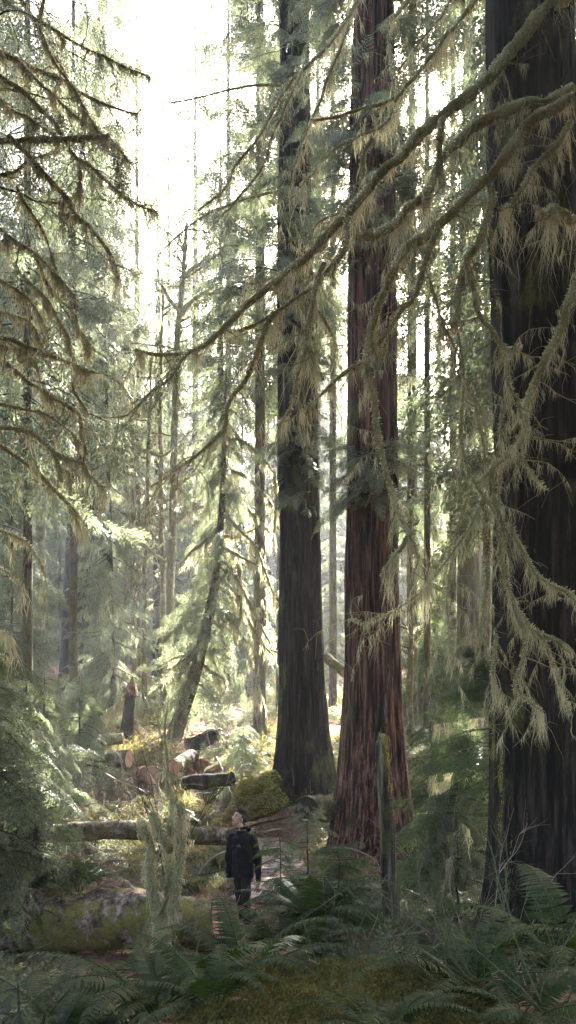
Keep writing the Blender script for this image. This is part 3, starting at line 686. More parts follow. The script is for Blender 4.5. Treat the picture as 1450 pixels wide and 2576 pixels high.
# thin mossy alders
AL = [('straight mossy alder, thickest of the thin trunks left of the leaning hemlock', 430, 36, 11.5, [(1.0, 420), (.6, 436), (.25, 446), (0, 470)], 1790, 560),
      ('thin mossy alder close beside the thickest alder', 409, 38, 7.5, [(1, 409), (.6, 408), (.3, 404), (0, 410)], 1760, 700),
      ('crooked mossy alder that forks high up, third from the leaning hemlock', 366, 34, 6.5, [(1, 366), (.7, 364), (.5, 368), (.3, 374), (0, 380)], 1790, 900),
      ('pale brown alder behind the tip of the broken snag', 338, 36, 7.5, [(1, 341), (.6, 335), (.3, 337), (0, 332)], 1760, 1000),
      ('leftmost thin alder, leaning slightly behind the snag', 310, 40, 5.5, [(1, 302), (.6, 316), (0, 322)], 1750, 1100),
      ('twin mossy trunk seen in the bright gap right of the reddish cedar', 1072, 42, 6, [(1, 1072), (.5, 1078), (0, 1085)], 1740, 1250),
      ('second mossy trunk in the bright gap, lit on its right side', 1090, 44, 6, [(1, 1096), (.5, 1091), (0, 1100)], 1730, 1150),
      ('slim mossy trunk with a green foot right of the reddish cedar', 1034, 30, 9, [(1, 1031), (.5, 1035), (0, 1034)], 1860, 1300)]
for k, (lab, px, D, hw, xs, yb, yt) in enumerate(AL):
    x, y, z = XG(px, D); o = (x, y, z); rt = root('alder_tree', lab, 'alder', o)
    zz = np.linspace(z - .3, zpx(yt, D), 70); u = (zz[-1] - zz) / (zz[-1] - zz[0])
    xs_ = sorted(xs); cx = np.interp(u, [a for a, _ in xs_], [b_ for _, b_ in xs_])
    P = np.stack([(cx - CX) / F * D, np.full(70, D), zz], 1); P[:, 0] += fbm(P * .8, 2) * .05
    r = hw / F * D * (.25 + .75 * u ** .5) ; r[:3] *= 1.25
    tgm = G(); tube(tgm, P, r, 12, lump=.16, freq=3.5); tgm.build('trunk', M['alder'], rt, o, smooth=True)
    fg = G(); fuzz(fg, P, r, 120, .06, k); fg.build('trunk_moss', M['fuzz'], rt, o)
    bgm = G(); mg = G(); rs = np.random.RandomState(k + 3)
    for q in range(26 if k == 0 else 14):
        a = rs.randint(22 if k != 0 else 30, 69); d = np.array([rs.choice([-1, 1]) * rs.uniform(.5, 1), rs.normal(0, .4), rs.uniform(.1, .9)]); L = rs.uniform(.8, 2.6) * (1.2 if k == 0 else .8)
        pts = [P[a]]
        for s in range(6): d = norm(d + rs.normal(0, .25, 3)); pts.append(pts[-1] + d * L / 6)
        pts = np.array(pts); rr = np.linspace(.045, .01, 7); tube(bgm, pts, rr, 5, lump=.2, freq=5)
        beard(mg, pts, rr, 40, .13, .03, q)
        for s in range(5):
            e = norm(d + rs.normal(0, .7, 3) + [0, 0, .3]); b0 = pts[rs.randint(2, 7)]; l2 = rs.uniform(.3, 1.0)
            tube(bgm, [b0, b0 + e * l2 * .5, b0 + e * l2 + rs.normal(0, .08, 3)], [.014, .01, .006], 3, cap=False)
    bgm.build('branches', M['alder'], rt, o); mg.build('hanging_moss', M['beard'], rt, o)
    if k in (0, 2):
        br = {0: [[(438, 1318), (452, 1305), (475, 1292), (500, 1278), (528, 1270)], [(450, 800), (475, 770), (500, 745), (560, 735)], [(450, 790), (480, 760), (540, 720)], [(447, 780), (425, 750), (405, 715)], [(455, 700), (480, 680), (515, 655)]],
              2: [[(335, 1365), (360, 1372), (390, 1395), (420, 1415)], [(340, 1130), (380, 1138), (405, 1148), (428, 1135), (440, 1125)], [(368, 1355), (354, 1330), (350, 1290), (352, 1230)]]}[k]
        for q, pts in enumerate(br): add_limb(rt, o, pts, (D, D - .4), 5, 3, 40 + q + k * 10, 60, .14, 1.0, fz=120, bw=.03, name='limb', twl=.8, lump=.2)

# leaning mossy hemlock
D = 30.; x, y, z = XG(440, D); o = (x, y, z)
t_lean = root('leaning_hemlock', 'leaning hemlock with a curved dark trunk and mossy drooping boughs, left of the dark cedar', 'hemlock', o)
pp = [(432, 1875, 21), (450, 1820, 19), (470, 1760, 17), (492, 1690, 16), (512, 1610, 15), (528, 1540, 13), (540, 1470, 11.5), (550, 1390, 10), (558, 1300, 9), (562, 1200, 7), (566, 1050, 4.5), (570, 930, 1.5)]
P = smoothpath(np.array([[*W(a, b_, D), c / F * D] for a, b_, c in pp]), .12)
tgm = G(); tube(tgm, P[:, :3], P[:, 3], 18, lump=.12, freq=4); tgm.build('trunk', M['hembark'], t_lean, o, smooth=True)
fg = G(); fuzz(fg, P[:, :3], P[:, 3], 160, .05, 4); fg.build('trunk_moss', M['fuzz'], t_lean, o)
xyf = lambda zq: (float(np.interp(zq, P[:, 2], P[:, 0])), D)
cg, wg = crown(71, zpx(1720, D), zpx(930, D), 2.0, 1.0, 170, 'hem', 'mid', 10, .42, xy=xyf, rtrunk=.15, tilt=-.45)
put(cg, 'crown', M['ced'], t_lean, o); put(wg, 'boughs', M['fuzz'], t_lean, o)
rs = np.random.RandomState(8); mg = G()
LB = [[(560,1290),(590,1320),(640,1370),(665,1430),(690,1500)],[(552,1370),(585,1390),(625,1410),(650,1425)],[(550,1400),(590,1440),(620,1500),(650,1560),(680,1620)],[(540,1440),(600,1500),(640,1590),(690,1650)],[(532,1520),(580,1560),(630,1620),(700,1640)],
      [(505,1640),(470,1655),(435,1680),(405,1705)],[(512,1600),(480,1640),(430,1660)],[(515,1640),(545,1632),(560,1640)],[(505,1665),(530,1690),(560,1705),(570,1730)],[(560,1240),(600,1260),(640,1300),(680,1340)],[(570,1180),(620,1200),(670,1250),(700,1300)],[(548,1330),(520,1360),(480,1390),(450,1430)],
      [(560,1100),(610,1110),(660,1150),(690,1190)],[(640,1560),(650,1640),(645,1700),(655,1770)],[(600,1420),(610,1500),(600,1580)],[(665,1500),(668,1580),(660,1650)],[(560,1350),(600,1350),(640,1330)],[(690,1180),(695,1260),(690,1340)],[(560,1450),(590,1520),(600,1600)]]
for k, pts in enumerate(LB): add_limb(t_lean, o, pts, (D, D - rs.uniform(-.8, 1.2)), 4.5, 2, 760 + k, 130, .26, 3.0, .25, fz=120, bw=.028, twl=.8, lump=.2)

# ---------------------------------------------------------------- unseen trees added round and behind the viewer to block sky light
cgm, wgm = crown(300, 9, 34, 4.2, 1.8, 110, 'hem', 'lo', 12, .55, rtrunk=.3)
cgm2, wgm2 = crown(301, 8, 30, 4.0, 1.6, 110, 'hem', 'lo', 12, .55, rtrunk=.3)
meC = [cgm.mesh('crown', M['hem']), cgm2.mesh('crown', M['hem'])]; meW = [wgm.mesh('boughs', M['darktwig']), wgm2.mesh('boughs', M['darktwig'])]
tm = G(); tube(tm, [[0, 0, z] for z in np.linspace(-1, 36, 30)], np.linspace(.5, .04, 30), 16, lump=.08, freq=2); meT = tm.mesh('trunk', M['hembark'], True)
ARD = [(-8.5, 5), (-10.5, 10), (-12, 15), (-14, 20), (-4, -4), (2, -6), (7.5, -2.5), (-9.5, -1), (9, 4.5), (10.5, 9), (12.5, 14), (13.5, 19), (-1, -10), (6, -9), (-7, -9), (15, 3), (15.5, 25), (17, 12)]
for k, (x, y) in enumerate(ARD):
    rt = root('conifer', 'tall unseen conifer added around and behind the viewer to block sky light', 'tree', (x, y, gzf(x, y)), 'unseen conifers added around the viewer for shade', rz=k * 1.3)
    rt.scale = (1, 1, .9 + .03 * (k % 5))
    for nm, me in (('trunk', meT), ('crown', meC[k % 2]), ('boughs', meW[k % 2])): inst(nm, me, rt)

cgm3, wgm3 = crown(303, 9.5, 26, 4.2, 2.5, 240, 'hem', 'lo', 12, .6, rtrunk=.3, tilt=.1); me3 = cgm3.mesh('crown', M['hem']); mw3 = wgm3.mesh('boughs', M['darktwig'])  # second unseen set, dense overhead crowns added to shade the foreground
for k, (x, y) in enumerate([(-3.4, -2.2), (3.2, -2.0), (0.2, -4.5), (-6.5, -1.5), (6.5, -1.5)]):
    rt = root('conifer', 'tall unseen conifer added around and behind the viewer to block sky light', 'tree', (x, y, gzf(x, y)), 'unseen conifers added around the viewer for shade', rz=k * 1.7)
    for nm, me in (('trunk', meT), ('crown', me3), ('boughs', mw3)): inst(nm, me, rt)

# ---------------------------------------------------------------- moss cushions
def cushions(g, C, Rr, n, leaf, rs):
    """C (k,3) centres, Rr (k,) radii: hemispheres of small leaves"""
    k = len(C); idx = np.repeat(np.arange(k), n); d = norm(rs.normal(0, 1, (k * n, 3))); d[:, 2] = np.abs(d[:, 2]) * .9 - .1
    rr = Rr[idx] * rs.uniform(.6, 1.05, k * n); b_ = C[idx] + d * rr[:, None] * [1, 1, .7]
    dd = norm(d + rs.normal(0, .5, d.shape)); sd_ = norm(np.cross(dd, rs.normal(0, 1, d.shape)))
    g.quads(rhomb(b_, dd, sd_, leaf * rs.uniform(.6, 1.4, k * n), leaf * .5 * rs.uniform(.7, 1.3, k * n)))
rs = np.random.RandomState(77)
n = 1300; py = rs.uniform(0, 1, n); D_ = 2.75 + 1.65 * py; px = rs.uniform(500, 1180, n) + rs.normal(0, 60, n); x = (px - CX) / F * D_
C = np.stack([x, D_, gz(x, D_) + rs.uniform(-.01, .03, n)], 1)
g = G(); cushions(g, C, rs.uniform(.025, .075, n), 60, .017, rs)
M['cushion'] = leaf_mat('moss_cushion', (.045, .042, .012), (.10, .092, .028), (.19, .17, .055), .3, .9)
tag(g.build('moss_carpet', M['cushion']), 'green-gold cushions of moss covering the bank in the bottom centre', 'moss', kind='stuff')

# ---------------------------------------------------------------- loose ground cover (uncountable)
def scatter(n, d0, d1, pxr=(-150, 1600), pw=1.0):
    D = d0 + (d1 - d0) * rs.uniform(0, 1, n) ** pw; px = rs.uniform(*pxr, n); x = (px - CX) / F * D
    return x, D, gz(x, D)
M['leaflit'] = leaf_mat('leaf_litter', (.09, .045, .025), (.22, .12, .07), (.42, .27, .17), .15, .8, (1.2, 1, .8))
g = G(); n = 60000
x, y, z = scatter(n, 8, 40, pw=1.2); k_ = fbm(np.stack([x * .5, y * .5, x * 0], -1), 3) > -.25; x, y, z = x[k_], y[k_], z[k_]; n = len(x)
L = rs.uniform(.03, .12, n) * (.6 + y / 30); d = norm(np.stack([rs.normal(0, 1, n), rs.normal(0, 1, n), rs.normal(.15, .25, n)], 1)); sd_ = norm(np.cross(d, rs.normal(0, .4, (n, 3)) + [0, 0, 1]))
g.quads(rhomb(np.stack([x, y, z + .015], 1), d, sd_, L, L * rs.uniform(.15, .6, n)))
tag(g.build('leaf_litter', M['leaflit']), 'brown leaves and needles lying on the forest floor', 'leaf litter', kind='stuff')
g = G(); n = 15000
x, y, z = scatter(n, 12, 46, pw=1.1); k_ = (fbm(np.stack([x * .35, y * .35, x * 0 + 9], -1), 3) > .0) & (path_d(x, y) > .7); x, y, z = x[k_], y[k_], z[k_]
for s in range(7):
    n = len(x); L = rs.uniform(.12, .4, n) * (.7 + y / 50); d = norm(np.stack([rs.normal(0, .55, n), rs.normal(0, .5, n), np.full(n, .9)], 1)); sd_ = norm(np.cross(d, rs.normal(0, 1, (n, 3))))
    b0 = np.stack([x + rs.normal(0, .05, n), y + rs.normal(0, .05, n), z], 1); wd = .016 * (.6 + y / 25)
    g.quads(rhomb(b0, d, sd_, L, wd)); g.quads(rhomb(b0 + d * L[:, None] * .8, norm(d + [0, 0, -.9] + rs.normal(0, .3, (n, 3))), sd_, L * .6, wd * .8))
M['grass'] = leaf_mat('dry_and_green_grass', (.09, .09, .03), (.2, .18, .08), (.4, .3, .18), .45, .6, (1.2, 1.2, .8))
tag(g.build('undergrowth', M['grass']), 'tan and green grass and thin stems on the slope', 'undergrowth', kind='stuff')
g = G(); n = 8000
x, y, z = scatter(n, 8.5, 44); k_ = (fbm(np.stack([x * .4 + 5, y * .4, x * 0 + 4], -1), 3) > -.2); x, y, z = x[k_], y[k_], z[k_]
for a in range(len(x)):
    if y[a] > 22 and a % 2: continue
    d = norm(np.array([rs.normal(0, 1), rs.normal(0, .5), abs(rs.normal(0, .3))])); L = rs.uniform(.2, 1.1) * (.7 + y[a] / 40); p = np.array([x[a], y[a], z[a] + .02]); q = p + d * L * .5 + rs.normal(0, .04, 3); e = q + norm(d + rs.normal(0, .3, 3)) * L * .5
    tube(g, [p, q, e], np.array([.009, .007, .004]) * (.5 + y[a] / 22), 3, cap=False)
tag(g.build('fallen_twigs', M['twig']), 'thin fallen twigs littering the forest floor', 'twigs', kind='stuff')
# leafy low shrubs as a mat
g = G()
x, y, z = scatter(8000, 8, 42, pw=1.2); k_ = (fbm(np.stack([x * .5 + 50, y * .5, x * 0 + 4], -1), 3) > .12) & (path_d(x, y) > .9); x, y, z = x[k_], y[k_], z[k_]; n = len(x)
for tpl in (SPRAY_LO[0], SPRAY_MID[0]):
    X_ = rs.normal(0, 1, (n, 3)); X_[:, 2] = rs.uniform(.1, .9, n); Mx = basis(X_, np.array([[0, 0, 1.]]) + rs.normal(0, .2, (n, 3)), rs.normal(0, .5, n)) * (rs.uniform(.25, .7, n) * (.6 + y / 40))[:, None, None]
    g.quads(inst_quads(tpl, Mx, np.stack([x + rs.normal(0, .1, n), y, z + .05], 1)))
tag(g.build('low_greenery', M['ced']), 'low feathery green growth carpeting parts of the floor', 'ground cover', kind='stuff')

# ---------------------------------------------------------------- logs, stumps, snag
def log(name, label, a, b_, ra, rb, barkm, cat='log', seed=0, lump=.1, cut='cut', ends=(1, 1), mossn=0, sag=0, seg=28, mossm='fuzz', cush=0):
    a = np.array(a, float); b_ = np.array(b_, float); n = max(20, int(np.linalg.norm(b_ - a) / .06)); t = np.linspace(0, 1, n)[:, None]
    o = tuple((a + b_) / 2 - [0, 0, ra]); rt = root(name, label, cat, o)
    P = a + (b_ - a) * t; P[:, 2] -= sag * np.sin(t[:, 0] * np.pi); P += fbm(P * .6 + seed, 2)[:, None] * [0, .3 * ra, .3 * ra]
    r = np.linspace(ra, rb, n)
    g = G(); tube(g, P, r, seg, lump=lump, freq=3.2, cap=False); g.build('bark', M[barkm], rt, o, smooth=True)
    T, A, B = frames(P)
    for e, (i_, s) in enumerate(((0, -1), (n - 1, 1))):
        if not ends[e]: 
            continue
        g = G(); th = np.arange(24) / 24 * 2 * np.pi; c = P[i_] + T[i_] * s * .004
        rings = [c[None]]
        for f in (.25, .5, .75, 1.0):
            rr = r[i_] * .97 * f * (1 + .04 * np.sin(3 * th + seed)); rings.append(c + (A[i_] * np.cos(th)[:, None] + B[i_] * np.sin(th)[:, None]) * rr[:, None] + T[i_] * s * (rs.normal(0, .012, (24, 1)) if cut != 'cut' else 0))
        v = np.vstack(rings); q = []; tt = [[0, 1 + k, 1 + (k + 1) % 24] for k in range(24)]
        for f in range(3): q += [[1 + f * 24 + k, 1 + (f + 1) * 24 + k, 1 + (f + 1) * 24 + (k + 1) % 24, 1 + f * 24 + (k + 1) % 24] for k in range(24)]
        g.add(v, q, tt); g.build('cut_end', M[cut], rt, o)
    if mossn or cush:
        g = G()
        if mossn: fuzz(g, P, r, mossn, .035, seed)
        if cush:
            k = int(cush * np.linalg.norm(b_ - a)); i_ = rs.randint(0, n, k); an = rs.uniform(0, 2 * np.pi, k); dr = A[i_] * np.cos(an)[:, None] + B[i_] * np.sin(an)[:, None]
            kk = fbm(P[i_] * 2 + dr * .8, 2) > -.15; i_, dr = i_[kk], dr[kk]
            cushions(g, P[i_] + dr * r[i_][:, None] * .97, rs.uniform(.015, .05, len(i_)), 16, .018, rs)
        g.build('moss', M[mossm], rt, o)
    return rt, o, P, r
D = 10.5
L1a = W(-330, 2335, D + .3); L1b = W(543, 2318, D)
M['sunmoss'] = leaf_mat('sunlit_gold_moss', (.18, .16, .05), (.36, .32, .11), (.55, .5, .2), .4, .9)  # gold moss lightened to paint sunlight on the shaded log and mound
M['logbark'] = bark_mat('mossy_log_bark', (.06, .045, .035), (.17, .125, .095), (.36, .28, .22), (.22, .2, .06), .42, 5, 5, .05, 3.0)
M['drylog'] = bark_mat('grey_log_bark', (.04, .03, .022), (.12, .09, .065), (.27, .21, .165), (.12, .11, .04), .35, 5, 5, .02, 3.0)
log('mossy_log', 'thick mossy log lying across the left foreground, its broken end beside the walking man', L1a, L1b, .44, .36, 'logbark', seed=1, lump=.16, cut='cut', ends=(0, 1), mossn=160, cush=110, seg=40, mossm='sunmoss')  # pale end and lightened moss stand in for sunlight on the log
D = 16.2
log('fallen_tree', 'long dark fallen trunk spanning behind the man and the mossy shrub', W(70, 2086, D), W(640, 2106, D + .2), .19, .19, 'drylog', seed=2, lump=.12, cut='darkwood', mossn=120)
log('cut_log', 'sawn log with a pink cut face in front of the broken snag', W(60, 1922, 25.5), W(325, 1908, 25), .30, .29, 'drylog', seed=3, lump=.08, mossn=90)
log('pale_log', 'short sunlit pale log just left of the foot of the snag', W(178, 1872, 27.5), W(310, 1858, 27.5), .19, .20, 'alder', seed=4, lump=.1, mossn=60)
log('pale_log', 'slim bleached log lying behind the sawn log at the far left', W(40, 1888, 27.5), W(180, 1882, 27.2), .14, .12, 'alder', seed=14, lump=.1)
log('dark_log', 'dark rotten log behind the mossy shrub, left of the moss mound', W(468, 1972, 21), W(585, 1958, 20.6), .19, .2, 'darkcedar', seed=5, lump=.25, cut='darkwood', mossn=60)
log('hollow_log', 'short log with a dark round end wedged between the two great cedars', W(770, 2046, 16.6), W(845, 2036, 18.6), .27, .3, 'drylog', seed=6, lump=.1, cut='darkwood', mossn=160, cush=100)
log('fallen_tree', 'low mossy trunk half buried between the man and the mossy shrub', W(300, 2145, 17.5), W(640, 2172, 16.6), .16, .15, 'drylog', seed=7, lump=.2, cut='darkwood', mossn=160, cush=60)
log('mossy_log', 'arching moss-covered log just behind the gap between the two great cedars', W(822, 1655, 30), W(868, 1690, 29), .2, .16, 'alder', seed=8, lump=.2, mossn=200)
log('stump_block', 'pinkish sawn wedge of wood beside the dark rotten log', W(440, 1928, 22.6), W(482, 1905, 23.6), .2, .24, 'drylog', cat='wood block', seed=9, lump=.2, mossn=0)
log('cut_stump', 'reddish sawn stump face low between the sawn log and the mossy shrub', W(352, 1950, 23.), W(385, 1955, 21.8), .26, .24, 'rot', cat='stump', seed=10, lump=.15)
log('rotten_log', 'crumbling dark and orange rotten log right of the leaning hemlock foot', W(470, 1875, 28), W(545, 1850, 28.5), .3, .22, 'darkcedar', seed=11, lump=.45, cut='rot', mossn=160)
log('rotten_log', 'moss-topped rotten log with orange crumbling side above the dark rotten log', W(470, 1925, 24), W(560, 1935, 23), .26, .22, 'rot', seed=12, lump=.4, cut='rot', mossn=60, cush=120, mossm='cushion')

# broken snag
D = 30; x, y, z = XG(322, D); o = (x, y, z); rt = root('broken_snag', 'tall blackened snag with a splintered orange top', 'snag', o)
tg, cf, rf = trunk_mesh(D, [(1872, 318, 22), (1850, 319, 16), (1800, 324, 13.5), (1760, 328, 12.5), (1748, 329, 12)], 40, 60, .02, .15, 5, 12, zbot=z - .3)
tg.build('trunk', M['darkwood'], rt, o, smooth=True)
g = G(); tube(g, [W(329, 1750, D), W(330, 1738, D), W(331, 1728, D), W(333, 1715, D), W(334, 1700, D)], [.19, .2, .17, .07, .01], 14, lump=.35, freq=8)
for k in range(7):
    a = rs.uniform(0, 6.28); p = W(330, 1738, D) + [math.cos(a) * .14, math.sin(a) * .14, 0]; tube(g, [p, p + [rs.normal(0, .03), 0, rs.uniform(.15, .4)]], [.04, .004], 5)
g.build('splintered_top', M['rot'], rt, o)
g = G()
for pts in ([(315, 1855), (295, 1862), (270, 1872)], [(325, 1858), (345, 1868), (372, 1872)], [(318, 1862), (330, 1880)], [(310, 1840), (290, 1858)]):
    tube(g, smoothpath(np.array([W(a, b_, D - .3) for a, b_ in pts]), .1), .09, 8, lump=.3, freq=5)
g.build('roots', M['alder'], rt, o, smooth=True)
g = G()
for k in range(6):
    p = W(320, 1745 + k * 8, D); e = p + [-.35 - .12 * k, -.2, -.2 - .3 * rs.rand()]; q = np.array([p, (p + e) / 2 + [0, 0, .06], e]); tube(g, q, [.02, .015, .006], 4); beard(g, smoothpath(q, .1), .02, 160, .35, .02, k)
g.build('hanging_moss', M['beard'], rt, o)
# dark mossy stump on the left
D = 12.5; x, y, z = XG(45, D); o = (x, y, z); rt = root('mossy_stump', 'squat black stump wrapped in moss at the left edge behind the big log', 'stump', o)
tg, cf, rf = trunk_mesh(D, [(2330, 40, 95), (2250, 42, 75), (2150, 55, 50), (2060, 66, 32), (1995, 68, 28)], 60, 70, .05, .2, 5, 13, zbot=z - .3)
tg.build('wood', M['darkwood'], rt, o, smooth=True)
k = 700; zz = zpx(2330, D) + (zpx(2010, D) - zpx(2330, D)) * rs.rand(k) ** 1.3; th = rs.uniform(0, 6.28, k)
C = np.array([[cf(a)[0] + rf(a) * math.cos(b_), D + rf(a) * math.sin(b_), a] for a, b_ in zip(zz, th)]); kk = fbm(C * 1.6, 2) > 0; g = G(); cushions(g, C[kk], rs.uniform(.03, .08, kk.sum()), 26, .03, rs)
g.build('moss', M['cushion'], rt, o)
# moss mound at the foot of the dark cedar
D = 20.2; x, y, z = XG(635, D); o = (x, y, z); rt = root('mossy_root_mound', 'lumpy mound thick with golden-green moss at the left foot of the dark cedar', 'mound', o)
g = G(); cg = G()
for pts in ([(700, 1948, .30), (672, 1962, .36), (650, 1985, .33), (622, 1996, .27), (602, 2014, .21), (580, 2034, .13), (560, 2050, .05)], [(700, 1985, .42), (672, 2010, .36), (640, 2026, .26), (612, 2044, .14), (598, 2052, .05)], [(640, 1952, .12), (618, 1968, .19), (604, 1990, .16), (598, 2015, .1)]):
    P4 = smoothpath(np.array([[*W(a_, b2 + 14, D - .1 + (2040 - b2) / 160), c_] for a_, b2, c_ in pts]), .05); r4 = P4[:, 3] * .86 * (1 + .22 * fbm(P4[:, :3] * 2.3, 2)); tube(g, P4[:, :3], r4, 26, lump=.22, freq=3.6)
    k = 1500; i_ = rs.randint(0, len(P4), k); T_, A_, B_ = frames(P4[:, :3]); an = rs.uniform(0, 6.28, k); dr = A_[i_] * np.cos(an)[:, None] + B_[i_] * np.sin(an)[:, None]; kk = (dr[:, 2] > -.5); i_, dr = i_[kk], dr[kk]
    cushions(cg, P4[i_, :3] + dr * r4[i_][:, None] * 1.02, rs.uniform(.02, .06, len(i_)), 14, .028, rs)
g.build('mound', M['moss'], rt, o, smooth=True)
cg.build('moss_tufts', M['sunmoss'], rt, o)
# thin stub standing in front of the reddish cedar
D = 10.; x, y, z = XG(975, D); o = (x, y, z); rt = root('dead_stub', 'slim dead stub with a pointed mossy tip standing in front of the reddish cedar', 'dead stub', o)
P = smoothpath(np.array([[*W(988, 2400, D), .125], [*W(982, 2240, D), .11], [*W(975, 2100, D), .095], [*W(966, 1980, D), .085], [*W(959, 1895, D), .075], [*W(956, 1862, D), .05], [*W(954, 1842, D), .012]]), .06)
g = G(); tube(g, P[:, :3], P[:, 3], 16, lump=.15, freq=5); g.build('trunk', M['greycedar'], rt, o, smooth=True)
g = G(); fuzz(g, P[-30:, :3] + [.03, 0, 0], P[-30:, 3], 260, .025, 3); beard(g, P[-14:, :3] + [.05, -.03, 0], .05, 300, .16, .012, 4); g.build('moss', M['fuzz'], rt, o)

# ---------------------------------------------------------------- moss-wrapped shrub in front of the big log
D = 8.8; x, y, z = XG(420, D); o = (x, y, z); t_sh = root('mossy_shrub', 'twisted shrub wrapped in thick hanging moss in front of the big mossy log', 'shrub', o)
SH = [([(408,2420),(412,2362),(420,2332),(425,2257),(430,2192),(427,2132),(435,2082),(437,2022)],15,9,.16), ([(437,2022),(425,1972),(417,1932),(420,1890),(428,1830)],5.5,2.5,.1),
      ([(428,2140),(418,2120),(402,2090),(392,2062),(384,2045)],12,9,.14),([(400,2420),(400,2357),(395,2292),(385,2242),(374,2212),(370,2180),(368,2172)],14,10,.18),
      ([(380,2235),(378,2180),(378,2117),(366,2082),(352,2068)],10,9,.1),([(430,2300),(440,2257),(450,2192),(455,2132),(458,2072),(452,2022)],12,9,.14),
      ([(428,1830),(440,1790),(452,1738),(470,1700)],2,1,.05),([(422,1880),(405,1850),(398,1800),(410,1760)],2,1,.05),([(425,1970),(420,1900),(414,1830),(425,1750)],4,1,.1),([(395,2300),(430,2250),(455,2180)],5,4,.16),([(440,1990),(448,2040),(446,2100)],6,4,.2)]
for k, (pts, r0, r1, ml) in enumerate(SH): add_limb(t_sh, o, pts, (D, D - .3 * (k % 3 - 1)), r0, r1, 820 + k, 300 if r0 > 5 else 40, ml * .7, 3.5 if r0 > 5 else 6, 0, name='stem', fz=800 if r0 > 5 else 60, bw=.009, lump=.35, twl=.35)

# ---------------------------------------------------------------- saplings
def sapling(label, px, D, H, n, L0, L1, leafm, seed, lod='mid', az=None, nsp=10, ssz=.5, px_top=None, z0=.15, rp=.02, cat='sapling', style='flat', moss=0, tilt=-.05, wood='darktwig'):
    x, y, z = XG(px, D); o = (x, y, z); rt = root('hemlock_sapling', label, cat, o)
    xt = x if px_top is None else (px_top - CX) / F * D
    P = np.stack([np.linspace(x, xt, 16), np.full(16, y), np.linspace(z - .1, z + H, 16)], 1); P[:, 0] += fbm(P * 2 + seed, 2) * .03
    g = G(); tube(g, P, np.linspace(rp, .004, 16), 8, lump=.1); g.build('trunk', M[wood], rt, o)
    xyf = lambda zq: (float(np.interp(zq, P[:, 2], P[:, 0])), y)
    cg, wg = crown(seed, z + z0, z + H * .98, L0, L1, n, style, lod, nsp, ssz, xy=xyf, rtrunk=.01, az=az, tilt=tilt)
    cg.build('foliage', M[leafm], rt, o); wg.build('branches', M[wood], rt, o)
    if moss:
        mg = G()
        for k in range(moss):
            zz = z + rs.uniform(.3, .9) * H; a = rs.uniform(0, 6.28) if az is None else rs.uniform(*az); q = np.array([[*xyf(zz), zz]]) + np.array([[math.cos(a), math.sin(a), -.15]]) * np.linspace(0, L0 * .7, 8)[:, None]; beard(mg, q, .01, 120, .22, .01, k)
        mg.build('hanging_moss', M['beard'], rt, o)
    return rt, o
sr, so = sapling('slender hemlock sapling with flat green boughs reaching left, against the giant cedar', 1238, 12, 4.2, 52, 1.35, .7, 'sap', 401, az=(R(150), R(235)), z0=1.0, rp=.045, moss=6, tilt=-.1)
g = G(); 
for (px, py, rr) in ((1200, 1650, .16), (1180, 1642, .1), (1218, 1680, .15), (1225, 1705, .12), (1208, 1735, .13), (1222, 1750, .12), (1215, 1625, .07)):
    c = W(px, py, 12); k = 900; d = norm(rs.normal(0, 1, (k, 3))) * rs.uniform(.2, 1.1, (k, 1)) * rr; dd = norm(d + rs.normal(0, .08, d.shape)); g.quads(rhomb(c + d, dd, norm(np.cross(dd, rs.normal(0, 1, d.shape))), np.full(k, .05), np.full(k, .012)))
g.build('dark_needle_clump', M['hem'], sr, so)
sapling('dark bushy hemlock low beside the foot of the giant cedar', 1150, 11.2, 2.3, 60, .85, .4, 'hem', 402, nsp=9, z0=.3, moss=8, style='hem')
sapling('pale green low hemlock right of the flared foot of the reddish cedar', 1075, 14.5, .9, 34, 1.0, .5, 'ced', 403, z0=.1, lod='mid')
sapling('low feathery hemlock directly right of the walking man', 705, 9.6, 1.35, 44, .62, .25, 'sap', 404, z0=.1)
sapling('feathery hemlock between the man and the reddish cedar, with level sprays', 772, 11.6, 2.05, 34, .6, .25, 'ced', 405, z0=.5)
sapling('small hemlock in shade under the reddish cedar', 850, 9.4, 1.1, 44, .7, .3, 'sap', 406, z0=.1)
sapling('grey-green hemlock sapling with drooping boughs at the left edge', 10, 15.5, 5.4, 46, 1.5, .6, 'ced', 407, lod='mid', z0=.6, rp=.06, style='hem', nsp=12, px_top=-10)
sapling('grey-green hemlock sapling left of the sawn log', 115, 18, 3.9, 50, 1.5, .4, 'ced', 408, lod='mid', z0=.5, rp=.05, style='hem', nsp=12)
sapling('slim sapling whose boughs cross the sawn log', 200, 22, 3.4, 60, 1.6, .4, 'pale', 409, lod='mid', z0=.4, rp=.05, style='hem', nsp=12)
sapling('bright green young tree behind the pale logs', 205, 30, 2.6, 60, 1.3, .4, 'fresh', 410, lod='mid', z0=.3, rp=.04, style='hem', nsp=12)
sapling('dark shaded hemlock at the left edge above the mossy stump', -60, 10.5, 4.6, 70, 1.5, .8, 'hem', 411, lod='mid', z0=1.2, rp=.05, style='hem')
sapling('bluish hemlock boughs drooping left of the moss mound', 610, 22.5, 1.9, 50, 1.3, .4, 'pale', 412, lod='mid', z0=.2, style='hem')
sapling('light green hemlock in the sunny gap right of the reddish cedar', 1085, 20, 3.0, 60, 1.4, .4, 'sap', 413, lod='mid', z0=.2, style='hem')
sapling('dense pale sapling behind the sunny gap', 1190, 24, 4.0, 70, 1.7, .4, 'ced', 414, lod='mid', z0=.2, style='hem')
sapling('yellow-green sapling right at the flank of the giant cedar', 1150, 16, 3.4, 60, 1.2, .4, 'fresh', 415, lod='mid', z0=.4, style='hem')
sapling('tiny hemlock low in the bottom left corner', 60, 3.6, .55, 24, .4, .2, 'hem', 416, z0=.05)

